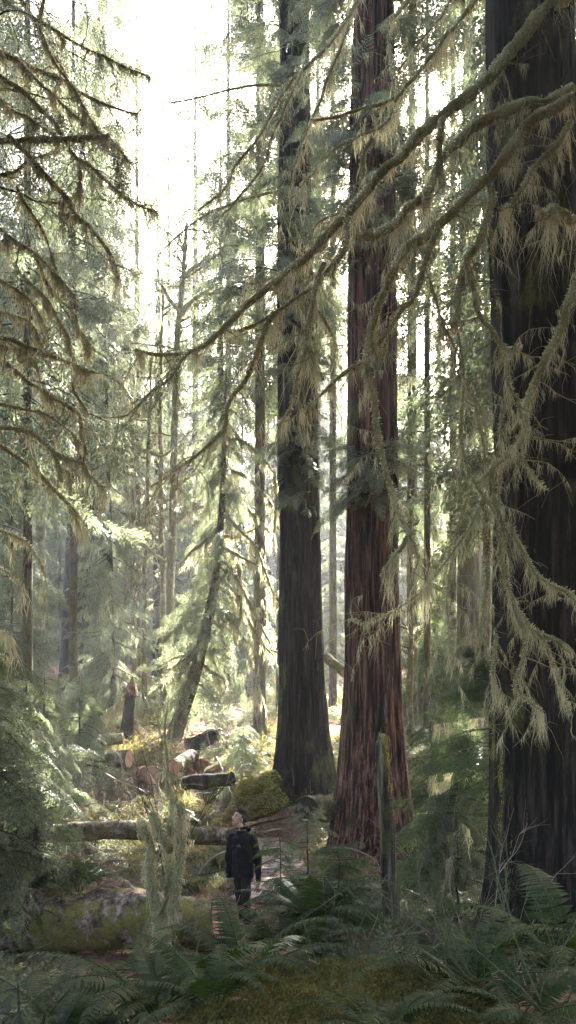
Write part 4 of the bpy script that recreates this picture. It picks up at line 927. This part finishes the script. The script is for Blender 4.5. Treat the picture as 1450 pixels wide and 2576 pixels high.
# ---------------------------------------------------------------- ferns
def frond(seed, npin=30, segs=2, width=.15, arch=1.0):
    r = np.random.RandomState(seed); s = np.linspace(0, 1, 16)
    el0, el1 = R(r.uniform(55, 75)), R(r.uniform(-45, -15)) * arch; el = el0 + (el1 - el0) * s
    dx = np.cos(el); dz = np.sin(el); X = np.concatenate([[0], np.cumsum((dx[1:] + dx[:-1]) / 2)]) / 15; Zz = np.concatenate([[0], np.cumsum((dz[1:] + dz[:-1]) / 2)]) / 15
    bend = r.uniform(-.12, .12); P = np.stack([X, bend * s ** 2, Zz], 1); T = norm(np.gradient(P, axis=0)); g = G()
    tube(g, P, np.linspace(.006, .0015, 16), 4, cap=False)
    t = np.linspace(.14, .985, npin); Pt = np.stack([np.interp(t, s, P[:, c]) for c in range(3)], 1); Tt = norm(np.stack([np.interp(t, s, T[:, c]) for c in range(3)], 1))
    prof = width * np.minimum(1, (t - .05) / .2) ** .6 * (1 - (np.clip(t - .35, 0, 1) / .66) ** 1.7) + .012
    up = norm(np.cross(Tt, [0, 1, 0])); up = up * np.where(up[:, 2:] < 0, -1, 1)
    for sg in (-1, 1):
        Yv = norm(np.cross(up, Tt)) * sg
        d = norm(Yv + Tt * .28 - up * .22 + r.normal(0, .07, (npin, 3))); L = prof * r.uniform(.88, 1.08, npin); wd = np.minimum(.030, .85 / npin) * (.5 + .5 * prof / width) * 1.0
        sd_ = norm(Tt - d * np.sum(Tt * d, 1)[:, None])
        b0 = Pt; m1 = b0 + d * (L * .5)[:, None]; d2 = norm(d - up * .3 + Tt * .12); e = m1 + d2 * (L * .5)[:, None]; wv = wd[:, None] / 2
        g.quads(np.stack([b0 - sd_ * wv * .8, b0 + sd_ * wv * .8, m1 + sd_ * wv * .9, m1 - sd_ * wv * .9], 1)); g.quads(np.stack([m1 - sd_ * wv * .9, m1 + sd_ * wv * .9, e + sd_ * wv * .1, e - sd_ * wv * .1], 1))
    return g
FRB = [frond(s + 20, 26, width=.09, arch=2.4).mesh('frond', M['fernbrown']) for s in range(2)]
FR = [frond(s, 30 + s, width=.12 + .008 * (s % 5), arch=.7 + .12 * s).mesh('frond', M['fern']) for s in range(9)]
_lean = 0
def fern(label, px, D, size, nf, seed, group='sword ferns in the foreground', az=None, dz=0):
    x, y, z = XG(px, D); r = np.random.RandomState(seed); rt = root('sword_fern', label, 'fern', (x, y, z + dz), group)
    for k in range(nf):
        a = (k + r.uniform(-.3, .3)) / nf * 2 * np.pi if az is None else r.uniform(*az)
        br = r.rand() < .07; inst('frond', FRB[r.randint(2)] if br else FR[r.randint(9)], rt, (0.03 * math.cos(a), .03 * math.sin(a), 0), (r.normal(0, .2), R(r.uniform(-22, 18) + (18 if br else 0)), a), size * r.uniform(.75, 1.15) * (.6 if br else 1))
FN = [('tallest sword fern of the left corner, fronds rising in front of the big log', 45, 4.7, 1.15, 15), ('broad sword fern right of the tallest one in the left corner', 200, 4.9, 1.1, 14), ('sword fern low in the bottom left corner', 110, 3.6, .8, 12),
      ('sword fern below the moss-wrapped shrub, arching to the right', 385, 4.9, 1.05, 14), ('sword fern at the bottom, below the shrub and left of the moss carpet', 400, 3.7, .75, 12), ('sword fern between the shrub and the feet of the man', 520, 6.6, .8, 13),
      ('light sword fern directly below the man', 700, 5.2, 1.0, 15), ('sword fern just right of the fern below the man', 800, 6.0, .95, 14), ('sword fern at the upper edge of the moss carpet', 620, 4.3, .75, 12), ('small sword fern at the left border of the moss carpet', 540, 3.3, .5, 11),
      ('sword fern in the shade at the foot of the dead stub', 925, 7.0, .9, 13), ('dark sword fern right of the dead stub', 1080, 6.4, .8, 12), ('sword fern behind the green twigs on the right', 1130, 4.6, .75, 12), ('sword fern under the green twigs, right of the moss carpet', 1190, 3.5, .65, 12),
      ('sword fern arching in at the right edge', 1420, 3.9, .8, 13), ('small sword fern bottom right among green twigs', 1320, 3.1, .5, 11), ('sword fern on the moss carpet near the bottom edge', 960, 2.85, .42, 10),
      ('bright sword fern lying over the big log at the left', 200, 10.9, .95, 12), ('dark sword fern at the left edge above the big log', 30, 10.6, 1.1, 13), ('small fern on the far side of the big log near the shrub', 300, 11.8, .7, 11),
      ('fern by the broken end of the big log', 500, 8.8, .7, 12), ('shaded fern under the feathery hemlock right of the man', 760, 7.6, .8, 13), ('fern below the feathery hemlocks, left of the dead stub', 860, 7.4, .9, 13),
      ('dim fern right of the moss carpet in deep shade', 1230, 5.8, .8, 11), ('dim fern near the foot of the giant cedar', 1330, 5.2, .8, 11), ('small fern in front of the fallen trunk behind the man', 545, 16, .7, 11), ('full green fern just right of the feet of the man', 700, 8.6, .95, 15), ('tall fern rising between the man and the dead stub', 800, 8.9, 1.1, 16), ('dark fern crowning the hummock right of the man', 765, 8.3, .95, 15), ('big fern spreading over the left foot of the reddish cedar', 880, 12.5, 1.1, 15), ('fern right of the dead stub at the foot of the reddish cedar', 1010, 10.8, 1.1, 15), ('dense fern beside the right root of the reddish cedar', 1090, 9.5, 1.0, 14), ('fern on the right bank beside the pale low hemlock', 1120, 12.5, .9, 12)]
for k, (lab, px, D, sz, nf) in enumerate(FN): fern(lab, px, D, sz, nf, 900 + k, dz=(.80 if 'lying over' in lab else (.45 if 'above the big log' in lab else .02)))
# small ferns of the slope: one mesh each
fm = []
for s in range(3):
    g = G(); r = np.random.RandomState(s)
    for k in range(11):
        fg = frond(50 + s * 11 + k, 14, width=.17); v = np.concatenate(fg.v); a = k / 11 * 6.28 + r.normal(0, .2); c, s_ = math.cos(a), math.sin(a); Rm = np.array([[c, -s_, 0], [s_, c, 0], [0, 0, 1]]); g.add(v @ Rm.T * r.uniform(.7, 1.1), np.concatenate(fg.q))
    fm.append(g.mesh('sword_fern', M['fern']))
rs = np.random.RandomState(31)
for k in range(95):
    D = rs.uniform(14, 34); px = rs.choice([rs.uniform(-60, 700), rs.uniform(430, 700), rs.uniform(1020, 1250)]); x = (px - CX) / F * D
    if path_d(np.array([x]), np.array([D]))[0] < 1.0: continue
    ob = bpy.data.objects.new('sword_fern', fm[k % 3]); COL.objects.link(ob); ob.location = (x, D, gzf(x, D)); ob.rotation_euler = (0, 0, k); s = rs.uniform(.55, 1.0); ob.scale = (s, s, s)
    tag(ob, 'small sword fern growing in the litter of the slope behind the man', 'fern', 'small sword ferns on the slope')

# ---------------------------------------------------------------- bare shrubs, green twigs
def stems(g, base, d, L, r, depth, rs, spread=.5, up=.1):
    pts = [np.array(base)]
    for s in range(5): d = norm(d + rs.normal(0, .13, 3) + [0, 0, up * .3]); pts.append(pts[-1] + d * L / 5)
    tube(g, pts, np.linspace(r, r * .45, 6), 5 if depth > 1 else 3, cap=False)
    if depth:
        for k in range(rs.randint(3, 6)):
            i_ = rs.randint(1, 6); stems(g, pts[i_], norm(d + rs.normal(0, spread, 3)), L * rs.uniform(.35, .6), r * .55, depth - 1, rs, spread, up)
def shrub(label, px, D, ds, L, r, mt, seed, depth=2, n=3, spread=.5, cat='shrub', name='bare_shrub'):
    x, y, z = XG(px, D); r_ = np.random.RandomState(seed); rt = root(name, label, cat, (x, y, z))
    for k in range(n):
        g = G(); stems(g, (x + r_.normal(0, .05), y, z), norm(np.array(ds[k % len(ds)], float) + r_.normal(0, .1, 3)), L * r_.uniform(.7, 1.1), r, depth, r_, spread); g.build('stem', M[mt], rt, (x, y, z))
shrub('green bare-twigged bush arching left over the right side of the moss carpet', 1275, 3.3, [(-1.2, .2, .8), (-.6, .1, 1), (.15, 0, 1), (-.9, .4, .5), (.6, .2, .7)], .72, .0045, 'twiggreen', 1, 3, 6, .55)
shrub('second green bare-twigged bush at the right edge', 1410, 3.1, [(-.6, .2, 1), (.2, .1, 1), (-1, .4, .4)], .62, .0045, 'twiggreen', 2, 3, 4, .55)
shrub('thin green shoots rising from the moss carpet', 870, 3.0, [(-.1, 0, 1), (.05, 0, 1), (.5, .1, .9)], .42, .004, 'twiggreen', 3, 0, 4, .3)
shrub('fine dark-twigged shrub in deep shade before the giant cedar', 1230, 7.0, [(-.6, 0, 1), (.3, 0, 1), (.8, 0, .7)], 1.5, .007, 'twig', 4, 2, 5, .5)
shrub('pale tangled twiggy bush before the sawn log', 235, 20, [(-.5, 0, 1), (.2, 0, 1), (.6, 0, .8)], 1.5, .012, 'twig', 5, 3, 6, .6)
shrub('pale tangled twiggy bush left of the moss-wrapped shrub', 330, 18.5, [(-.8, 0, .6), (.3, 0, 1), (.9, 0, .5)], 1.4, .011, 'twig', 6, 3, 5, .6)
shrub('thin dark-stemmed bush in front of the leaning hemlock', 428, 15, [(-.25, 0, 1), (.15, 0, 1), (.3, 0, 1)], 2.4, .012, 'darktwig', 7, 3, 4, .4)
shrub('bare pale sapling in the clearing left of the dark cedar', 542, 25, [(-.25, 0, 1), (-.4, 0, 1)], 2.2, .018, 'twig', 8, 2, 2, .45)
shrub('twiggy brush in the dip left of the man', 330, 13.5, [(-.8, 0, .6), (.3, 0, 1), (.9, 0, .5)], .9, .008, 'twig', 9, 3, 4, .6)
shrub('twiggy brush beside the mossy stump', 190, 13.2, [(-.6, 0, .8), (.3, 0, 1), (.6, 0, .5)], 1.2, .008, 'darktwig', 10, 3, 4, .6)
shrub('brush pile twigs right of the flared foot of the reddish cedar', 1110, 16, [(-.9, 0, .4), (.5, 0, .5), (.9, 0, .3)], 1.5, .014, 'twig', 11, 2, 6, .5)
shrub('leafless brush between the man and the hollow log', 700, 19.5, [(-.9, 0, .5), (.5, 0, .7), (.9, 0, .5)], .9, .010, 'twig', 12, 2, 4, .5)

shrub('pale brushy thicket between the sawn log and the long fallen trunk', 300, 19.8, [(-.9, 0, .5), (.3, 0, .8), (.9, 0, .4), (-.3, 0, 1)], 1.3, .013, 'twig', 21, 3, 7, .6)
shrub('tangle of bleached twigs right of the moss-wrapped shrub top', 500, 19.5, [(-.9, 0, .4), (.3, 0, .6), (.9, 0, .4)], 1.2, .013, 'twig', 22, 3, 6, .6)
shrub('reddish dry brush on the slope left of the dark cedar', 640, 31, [(-.9, 0, .6), (.3, 0, 1), (.9, 0, .6)], 1.3, .018, 'twig', 23, 3, 6, .6)
shrub('dry brush around the foot of the leaning hemlock', 400, 29, [(-.9, 0, .6), (.3, 0, 1), (.9, 0, .6)], 1.2, .018, 'twig', 24, 3, 6, .6)
def stick(label, pts, Ds, r, mt='twig'):
    P = np.array([W(a, b_, np.linspace(Ds[0], Ds[-1], len(pts))[k]) for k, (a, b_) in enumerate(pts)]); g = G(); P = smoothpath(P, .04); tube(g, P, np.linspace(r, r * .5, len(P)), 6, lump=.15, freq=9)
    o = tuple(P[0]); tag(g.build('fallen_branch', M[mt], None, o), label, 'branch', 'fallen branches')
stick('curved pale branch lying left of the man', [(575, 2140), (545, 2152), (520, 2170), (508, 2185), (500, 2200)], (14, 13.4), .02)
stick('dark straight branch left of the man at hip height', [(500, 2202), (535, 2196), (572, 2182)], (13.6, 14), .015, 'darktwig')
stick('dead branch leaning behind the head of the man toward the cedar', [(625, 2080), (660, 2070), (700, 2062), (740, 2052)], (17, 17.5), .03, 'darkwood')
stick('pale branch above the boardwalk', [(665, 2095), (690, 2088), (720, 2084)], (17.5, 17.5), .03)
stick('long weathered branch slanting across the clearing', [(545, 1905), (560, 1935), (575, 1980), (590, 2010)], (23, 20), .03)
stick('bleached branch below the sawn log', [(262, 1945), (300, 1965), (350, 1985), (375, 2000)], (21, 20), .03)
stick('arched pale branch over the fallen trunk', [(170, 2045), (220, 2025), (280, 2018), (330, 2025), (350, 2040)], (18, 18), .018)
stick('whitish branch stub right of the reddish cedar', [(1040, 2110), (1080, 2125), (1120, 2150)], (15, 14.5), .03)
stick('curved grey branch in the shade below the reddish cedar', [(800, 2140), (850, 2132), (900, 2140), (945, 2165), (960, 2195)], (9.5, 9), .012)
stick('broken grey branch crossing the brush on the right', [(1045, 2080), (1090, 2105), (1135, 2100)], (16, 15), .025)
stick('slim grey branch low on the moss carpet', [(770, 2412), (800, 2425), (835, 2440)], (4.2, 4.0), .006)

# ---------------------------------------------------------------- boardwalk
M['plank'] = plain('weathered_planks', (.36, .27, .23), .85, 12, .35, .01)
rt = root('boardwalk', 'plank boardwalk curving away just right of the man', 'boardwalk', (-.2, 16.5, gzf(-.2, 16.5)))
bo = (-.2, 16.5, gzf(-.2, 16.5)); cl = smoothpath(np.array([(-.50, 14.2, 0), (-.16, 15.6, 0), (-.12, 17, 0), (-.35, 18.5, 0), (-.75, 20.2, 0)]), .16)
for k in range(len(cl) - 1):
    c = cl[k]; t = norm(cl[min(k + 1, len(cl) - 1)] - cl[max(0, k - 1)]); s_ = np.array([t[1], -t[0], 0]); zc = np.interp(c[1], [12, 15, 18, 20, 22], [0, .02, .14, .32, .8]) + .10 + rs.normal(0, .006)
    wv = s_ * (.52 + rs.normal(0, .02)); tv = t * .072; c = np.array([c[0], c[1], zc]); top = [c - wv - tv, c + wv - tv, c + wv + tv, c - wv + tv]; v = top + [p - [0, 0, .05] for p in top]
    g = G(); g.add(v, [[0, 1, 2, 3], [7, 6, 5, 4], [0, 4, 5, 1], [1, 5, 6, 2], [2, 6, 7, 3], [3, 7, 4, 0]]); g.build('plank', M['plank'], rt, bo)

# ---------------------------------------------------------------- the walking man
D = 12.7; mx_, my_ = (612 - CX) / F * D, D; mz_ = CZ + (HY - 2341) / F * D; mo = (mx_, my_, mz_)
man = root('person', 'man in black hooded jacket and dark trousers standing on the trail, gazing up', 'person', mo)
def px3(px, py, dy=0.): return np.array([(px - 612) * D / F, dy, (2341 - py) * D / F])
def ell(g, c, ax, rad, nu=20, nv=14):
    """ax rows = axes"""
    u = np.arange(nu) / nu * 2 * np.pi; v = np.linspace(0, np.pi, nv); U, Vv = np.meshgrid(u, v)
    S = np.stack([np.sin(Vv) * np.cos(U) * rad[0], np.sin(Vv) * np.sin(U) * rad[1], np.cos(Vv) * rad[2]], -1)
    P = S.reshape(-1, 3) @ np.asarray(ax) + c; i = np.arange(nv - 1)[:, None] * nu; j = np.arange(nu)[None]; j2 = (j + 1) % nu
    g.add(P, np.stack([i + j, i + nu + j, i + nu + j2, i + j2], -1).reshape(-1, 4))
def capsule(g, p0, p1, r0, r1, n=8, seg=14):
    p0 = np.array(p0, float); p1 = np.array(p1, float); d = norm(p1 - p0); I = np.eye(3)
    ell(g, p0, I, (r0,) * 3, seg, 8); ell(g, p1, I, (r1,) * 3, seg, 8)
    tube(g, p0 + (p1 - p0) * np.linspace(0, 1, n)[:, None], np.linspace(r0, r1, n), seg)
def loft(g, secs, S, Fd, seg=28):
    S = norm(S); Fd = norm(Fd); th = np.arange(seg) / seg * 2 * np.pi; V = []
    for c, a, b_ in secs: V.append(np.array(c) + S * (np.cos(th) * a)[:, None] + Fd * (np.sin(th) * b_)[:, None])
    n = len(secs); i = np.arange(n - 1)[:, None] * seg; j = np.arange(seg)[None]; j2 = (j + 1) % seg
    g.add(np.vstack(V + [[secs[0][0]], [secs[-1][0]]]), np.stack([i + j, i + j2, i + seg + j2, i + seg + j], -1).reshape(-1, 4),
          [[n * seg, (k + 1) % seg, k] for k in range(seg)] + [[n * seg + 1, (n - 1) * seg + k, (n - 1) * seg + (k + 1) % seg] for k in range(seg)])
FT = bpy.data.textures.new('folds', 'CLOUDS'); FT.noise_scale = .10; FT.noise_depth = 1
def rem(o, vox, sm=3, disp=0.):
    m_ = o.modifiers.new('remesh', 'REMESH'); m_.mode = 'VOXEL'; m_.voxel_size = vox; m_.use_smooth_shade = True
    if sm: s_ = o.modifiers.new('smooth', 'SMOOTH'); s_.iterations = sm; s_.factor = .5
    if disp: d_ = o.modifiers.new('folds', 'DISPLACE'); d_.texture = FT; d_.strength = disp; d_.mid_level = .5
    return o
Fb = np.array([-.68, -.733, 0]); Lb = np.array([.733, -.68, 0])      # body facing, his left
hip = px3(611, 2196); chest = px3(611, 2130); neck0 = px3(609, 2088)
shL = px3(636, 2109, -.10); shR = px3(584, 2107, .10)
elL = px3(650, 2160, -.04); elR = px3(575, 2160, .12); wrL = px3(651.5, 2210, -.14); wrR = px3(575, 2206, .02)
hjL = hip + Lb * .09 + [0, 0, .02]; hjR = hip - Lb * .09 + [0, 0, .02]
knL = px3(621, 2268, -.14); knR = px3(605, 2268, .02); anL = px3(626, 2328, -.05); anR = px3(611, 2326, .16)
# body: head, neck, hands and the hidden trunk and limbs in one surface
tilt = R(28); Fh = np.array([-.76, -.65, 0]); Lh = np.array([.65, -.76, 0])
fh = Fh * math.cos(tilt) + np.array([0, 0, math.sin(tilt)]); uh = np.array([0, 0, math.cos(tilt)]) - Fh * math.sin(tilt); H = np.stack([fh, Lh, uh])
hc = px3(600, 2061)
def hp(f, l, u): return hc + fh * f + Lh * l + uh * u
g = G()
ell(g, hp(-.012, 0, .028), H, (.106, .080, .094)); ell(g, hp(.030, 0, -.03), H, (.062, .060, .085)); ell(g, hp(.058, 0, -.093), H, (.030, .030, .022)); ell(g, hp(-.005, 0, -.065), H, (.065, .058, .045))
ell(g, hp(.078, 0, .030), H, (.018, .052, .014)); ell(g, hp(.078, 0, .065), H, (.016, .045, .03))
capsule(g, hp(.090, 0, .018), hp(.112, 0, -.022), .009, .013); ell(g, hp(.103, .011, -.026), H, (.010, .008, .008)); ell(g, hp(.103, -.011, -.026), H, (.010, .008, .008))
ell(g, hp(.088, 0, -.052), H, (.012, .026, .008)); ell(g, hp(.085, 0, -.064), H, (.012, .024, .008))
for s in (-1, 1):
    ell(g, hp(.062, .040 * s, -.01), H, (.022, .020, .018)); ell(g, hp(-.012, .079 * s, -.008), H, (.016, .007, .030)); ell(g, hp(-.014, .084 * s, .004), H, (.014, .006, .018))
capsule(g, hp(-.02, 0, -.06), neck0 + [0, 0.0, .0], .056, .062); capsule(g, neck0, chest, .07, .13)
loft(g, [(chest + [0, 0, .10], .15, .09), (chest, .165, .105), (chest * .5 + hip * .5, .14, .09), (hip, .15, .10)], Lb, Fb)
for s, sh, el, wr in ((1, shL, elL, wrL), (-1, shR, elR, wrR)):
    capsule(g, sh, el, .048, .038); capsule(g, el, wr, .038, .026)
    dn = norm(wr - el) * .5 + np.array([0, 0, -.5]); dn = norm(dn + Fb * .12); ac = norm(Fb - dn * (Fb @ dn)); pn = np.cross(dn, ac)
    capsule(g, wr, wr + dn * .035, .025, .028); ell(g, wr + dn * .065, np.stack([dn, ac, pn]), (.048, .040, .016)); inn = pn * (-1 if (pn @ Lb) * s > 0 else 1)
    for q, (off, L) in enumerate(((.028, .068), (.010, .078), (-.009, .072), (-.027, .056))):
        b0 = wr + dn * .098 + ac * off; m1 = b0 + dn * L * .42 + inn * .006; m2 = m1 + norm(dn + inn * .45) * L * .32; e = m2 + norm(dn + inn * 1.0) * L * .28
        capsule(g, b0, m1, .0092, .0085, 4, 8); capsule(g, m1, m2, .0085, .008, 4, 8); capsule(g, m2, e, .008, .0068, 4, 8)
    t0 = wr + dn * .035 + ac * .026; t1 = t0 + norm(dn + ac * .9 + inn * .3) * .038; t2 = t1 + norm(dn + ac * .15 + inn * .4) * .030
    capsule(g, t0, t1, .013, .0105, 4, 8); capsule(g, t1, t2, .0105, .008, 4, 8)
for hj, kn, an in ((hjL, knL, anL), (hjR, knR, anR)): capsule(g, hj, kn, .072, .048); capsule(g, kn, an, .045, .035)
M['skin'] = plain('skin', (.46, .27, .20), .5, 60, .08, .001, .4)
rem(g.build('body', M['skin'], man), 0.0045, 1)
M['black'] = plain('black_jacket_fabric', (.006, .006, .007), .85, 10, .3, .02, .2); M['trouser'] = plain('dark_trousers', (.012, .011, .010), .8, 16, .4, .01)
M['hair'] = plain('brown_hair', (.045, .03, .02), .6, 90, .6, .004); M['boot'] = plain('dark_boots', (.02, .017, .015), .6)
# jacket
g = G(); hem = px3(611, 2207)
loft(g, [(neck0 + [0, 0, .0], .085, .075), (shL * .5 + shR * .5 + [0, 0, .05], .15, .10), (shL * .5 + shR * .5 + [0, 0, .0], .215, .125), (chest, .215, .140), (chest * .5 + hip * .5, .20, .135), (hip, .205, .140), (hem, .208, .145)], Lb, Fb)
for sh, el, wr in ((shL, elL, wrL), (shR, elR, wrR)):
    capsule(g, sh + [0, 0, -.005], el, .082, .064); capsule(g, el, wr, .062, .043)
rem(g.build('jacket', M['black'], man), .010, 3, .028)
g = G()     # hood and collar gathered behind the neck
for k in range(14):
    a0 = k / 13 * 2 * np.pi * .82 + .56; a1 = (k + 1) / 13 * 2 * np.pi * .82 + .56
    f = lambda a: neck0 + [0, 0, .028] + Fb * math.cos(a) * .072 + Lb * math.sin(a) * .078 + np.array([0, 0, .022]) * (1 - math.cos(a)) * .8
    rr = lambda a: .022 + .014 * (1 - math.cos(a)) * .5
    capsule(g, f(a0), f(a1), rr(a0), rr(a1), 3, 10)
ell(g, neck0 - Fb * .10 + [0, 0, .01], np.stack([Fb, Lb, [0, 0, 1]]), (.05, .10, .06))
rem(g.build('hood', M['black'], man), .008, 3)
# trousers, boots
g = G(); loft(g, [(hip + [0, 0, .05], .16, .11), (hip, .17, .115), (hip - [0, 0, .08], .165, .11)], Lb, Fb)
for hj, kn, an in ((hjL, knL, anL), (hjR, knR, anR)): capsule(g, hj, kn, .092, .068); capsule(g, kn, an, .066, .054)
rem(g.build('trousers', M['trouser'], man), .010, 3, .035)
for an, sgn in ((anL, 1), (anR, -1)):
    g = G(); Ax = np.stack([Fb, Lb, [0, 0, 1]]); c = np.array([an[0], an[1], .045]); capsule(g, an, c, .05, .05); ell(g, c + Fb * .06, Ax, (.14, .05, .045)); ell(g, c + Fb * .04 - [0, 0, .03], Ax, (.15, .052, .02)); rem(g.build('boot', M['boot'], man), .009, 2)
# hair: short, brushed up over the forehead
g = G(); ell(g, hp(-.022, 0, .040), H, (.102, .081, .094)); q = np.concatenate(g.v); rel = (q - hc) @ H.T
keep = ((rel[:, 2] > .062) & (rel[:, 0] < .075)) | ((rel[:, 0] < .025) & (rel[:, 2] > -.02)) | ((rel[:, 0] < -.045) & (rel[:, 2] > -.075))
g2 = G(); fq = np.concatenate(g.q); fq = fq[keep[fq].all(1)]; g2.add(q + (q - hc) * .012, fq)
pts = q[keep]; nrm = norm(pts - hp(-.02, 0, .0)); r_ = np.random.RandomState(3)
for rep in range(16):
    b0 = pts + r_.normal(0, .005, pts.shape); dd = norm(nrm * .8 + fh * -.35 + uh * .35 + r_.normal(0, .25, pts.shape)); g2.quads(rhomb(b0, dd, norm(np.cross(dd, r_.normal(0, 1, pts.shape))), np.where((pts - hc) @ uh > .08, .034, .014), np.full(len(pts), .006)))
g2.build('hair', M['hair'], man)
M['eyew'] = plain('eye_white', (.6, .57, .53), .3, 10, .02); M['eyed'] = plain('eye_iris', (.02, .014, .01), .2, 10, .1); M['lip'] = plain('lips', (.22, .08, .07), .5, 60, .1, .001); M['socket'] = M['hair']
for s in (-1, 1):
    g = G(); ell(g, hp(.073, .030 * s, .010), H, (.012, .014, .0085), 12, 8); e = g.build('eye', M['eyew'], man)
    g = G(); ell(g, hp(.0835, .031 * s, .012), H, (.004, .009, .007), 10, 6); g.build('iris', M['eyed'], e)
    g = G(); tube(g, [hp(.090, .012 * s, .030), hp(.092, .030 * s, .036), hp(.080, .050 * s, .030)], [.006, .009, .005], 6); g.build('eyebrow', M['hair'], man)
g = G(); tube(g, [hp(.086, -.024, -.056), hp(.100, -.008, -.052), hp(.101, .008, -.052), hp(.086, .024, -.056)], [.003, .006, .006, .003], 8); tube(g, [hp(.085, -.020, -.062), hp(.097, 0, -.067), hp(.085, .020, -.062)], [.003, .007, .003], 8); g.build('lips', M['lip'], man)
# zip and chest mark (small quarter dome of three arcs beside tiny lines)
zc = [c + Fb * (b_ + .004) for c, a, b_ in ((neck0 - [0, 0, .04], 0, .10), (chest + [0, 0, .03], 0, .138), (chest * .5 + hip * .5, 0, .137), (hip, 0, .142))]
g = G(); tube(g, zc, .0025, 6); g.build('zip', M['boot'], man)
M['mark'] = plain('grey_print', (.16, .165, .17), .6, 10, .05)
g = G(); base = chest + [0, 0, .015]; a = .38
dirn = norm(Fb * math.cos(a) + Lb * math.sin(a)); side = norm(np.cross([0, 0, 1], dirn)); cc = base + Lb * math.sin(a) * .218 + Fb * math.cos(a) * .148 + dirn * .0
for k in range(3):
    for s in range(6):
        r0, r1 = .012 + k * .011, .019 + k * .011; t0, t1 = s / 6 * math.pi / 2, (s + 1) / 6 * math.pi / 2
        q = [cc + side * (-r * math.cos(t) + .03) * -1 + np.array([0, 0, r * math.sin(t)]) for r, t in ((r0, t0), (r1, t0), (r1, t1), (r0, t1))]; g.quads(np.array([q]))
for k in range(3): c = cc - side * .012 * -1 * 0 + side * .045 * (1 if side[0] < 0 else -1) * 1 + np.array([0, 0, .004 + .011 * k]); g.quads(np.array([[c - side * .014 - [0, 0, .0025], c + side * .014 - [0, 0, .0025], c + side * .014 + [0, 0, .0025], c - side * .014 + [0, 0, .0025]]]))
g.build('chest_mark', M['mark'], man)

# ---------------------------------------------------------------- haze
hb = G(); X0, X1, Y0, Y1, Z0, Z1 = -190, 190, -20, 230, -3, 62
hv = [[a, b_, c] for a in (X0, X1) for b_ in (Y0, Y1) for c in (Z0, Z1)]
hb.add(hv, [[0, 1, 3, 2], [4, 6, 7, 5], [0, 4, 5, 1], [2, 3, 7, 6], [0, 2, 6, 4], [1, 5, 7, 3]])
hm = bpy.data.materials.new('haze_air'); hm.use_nodes = True; hn = hm.node_tree
hn.nodes.remove(hn.nodes['Principled BSDF']); pv = hn.nodes.new('ShaderNodeVolumePrincipled')
pv.inputs['Color'].default_value = (.93, .95, .97, 1); pv.inputs['Density'].default_value = HAZE; pv.inputs['Anisotropy'].default_value = .45
hn.links.new(pv.outputs[0], hn.nodes['Material Output'].inputs['Volume'])
tag(hb.build('haze', hm), kind='stuff')
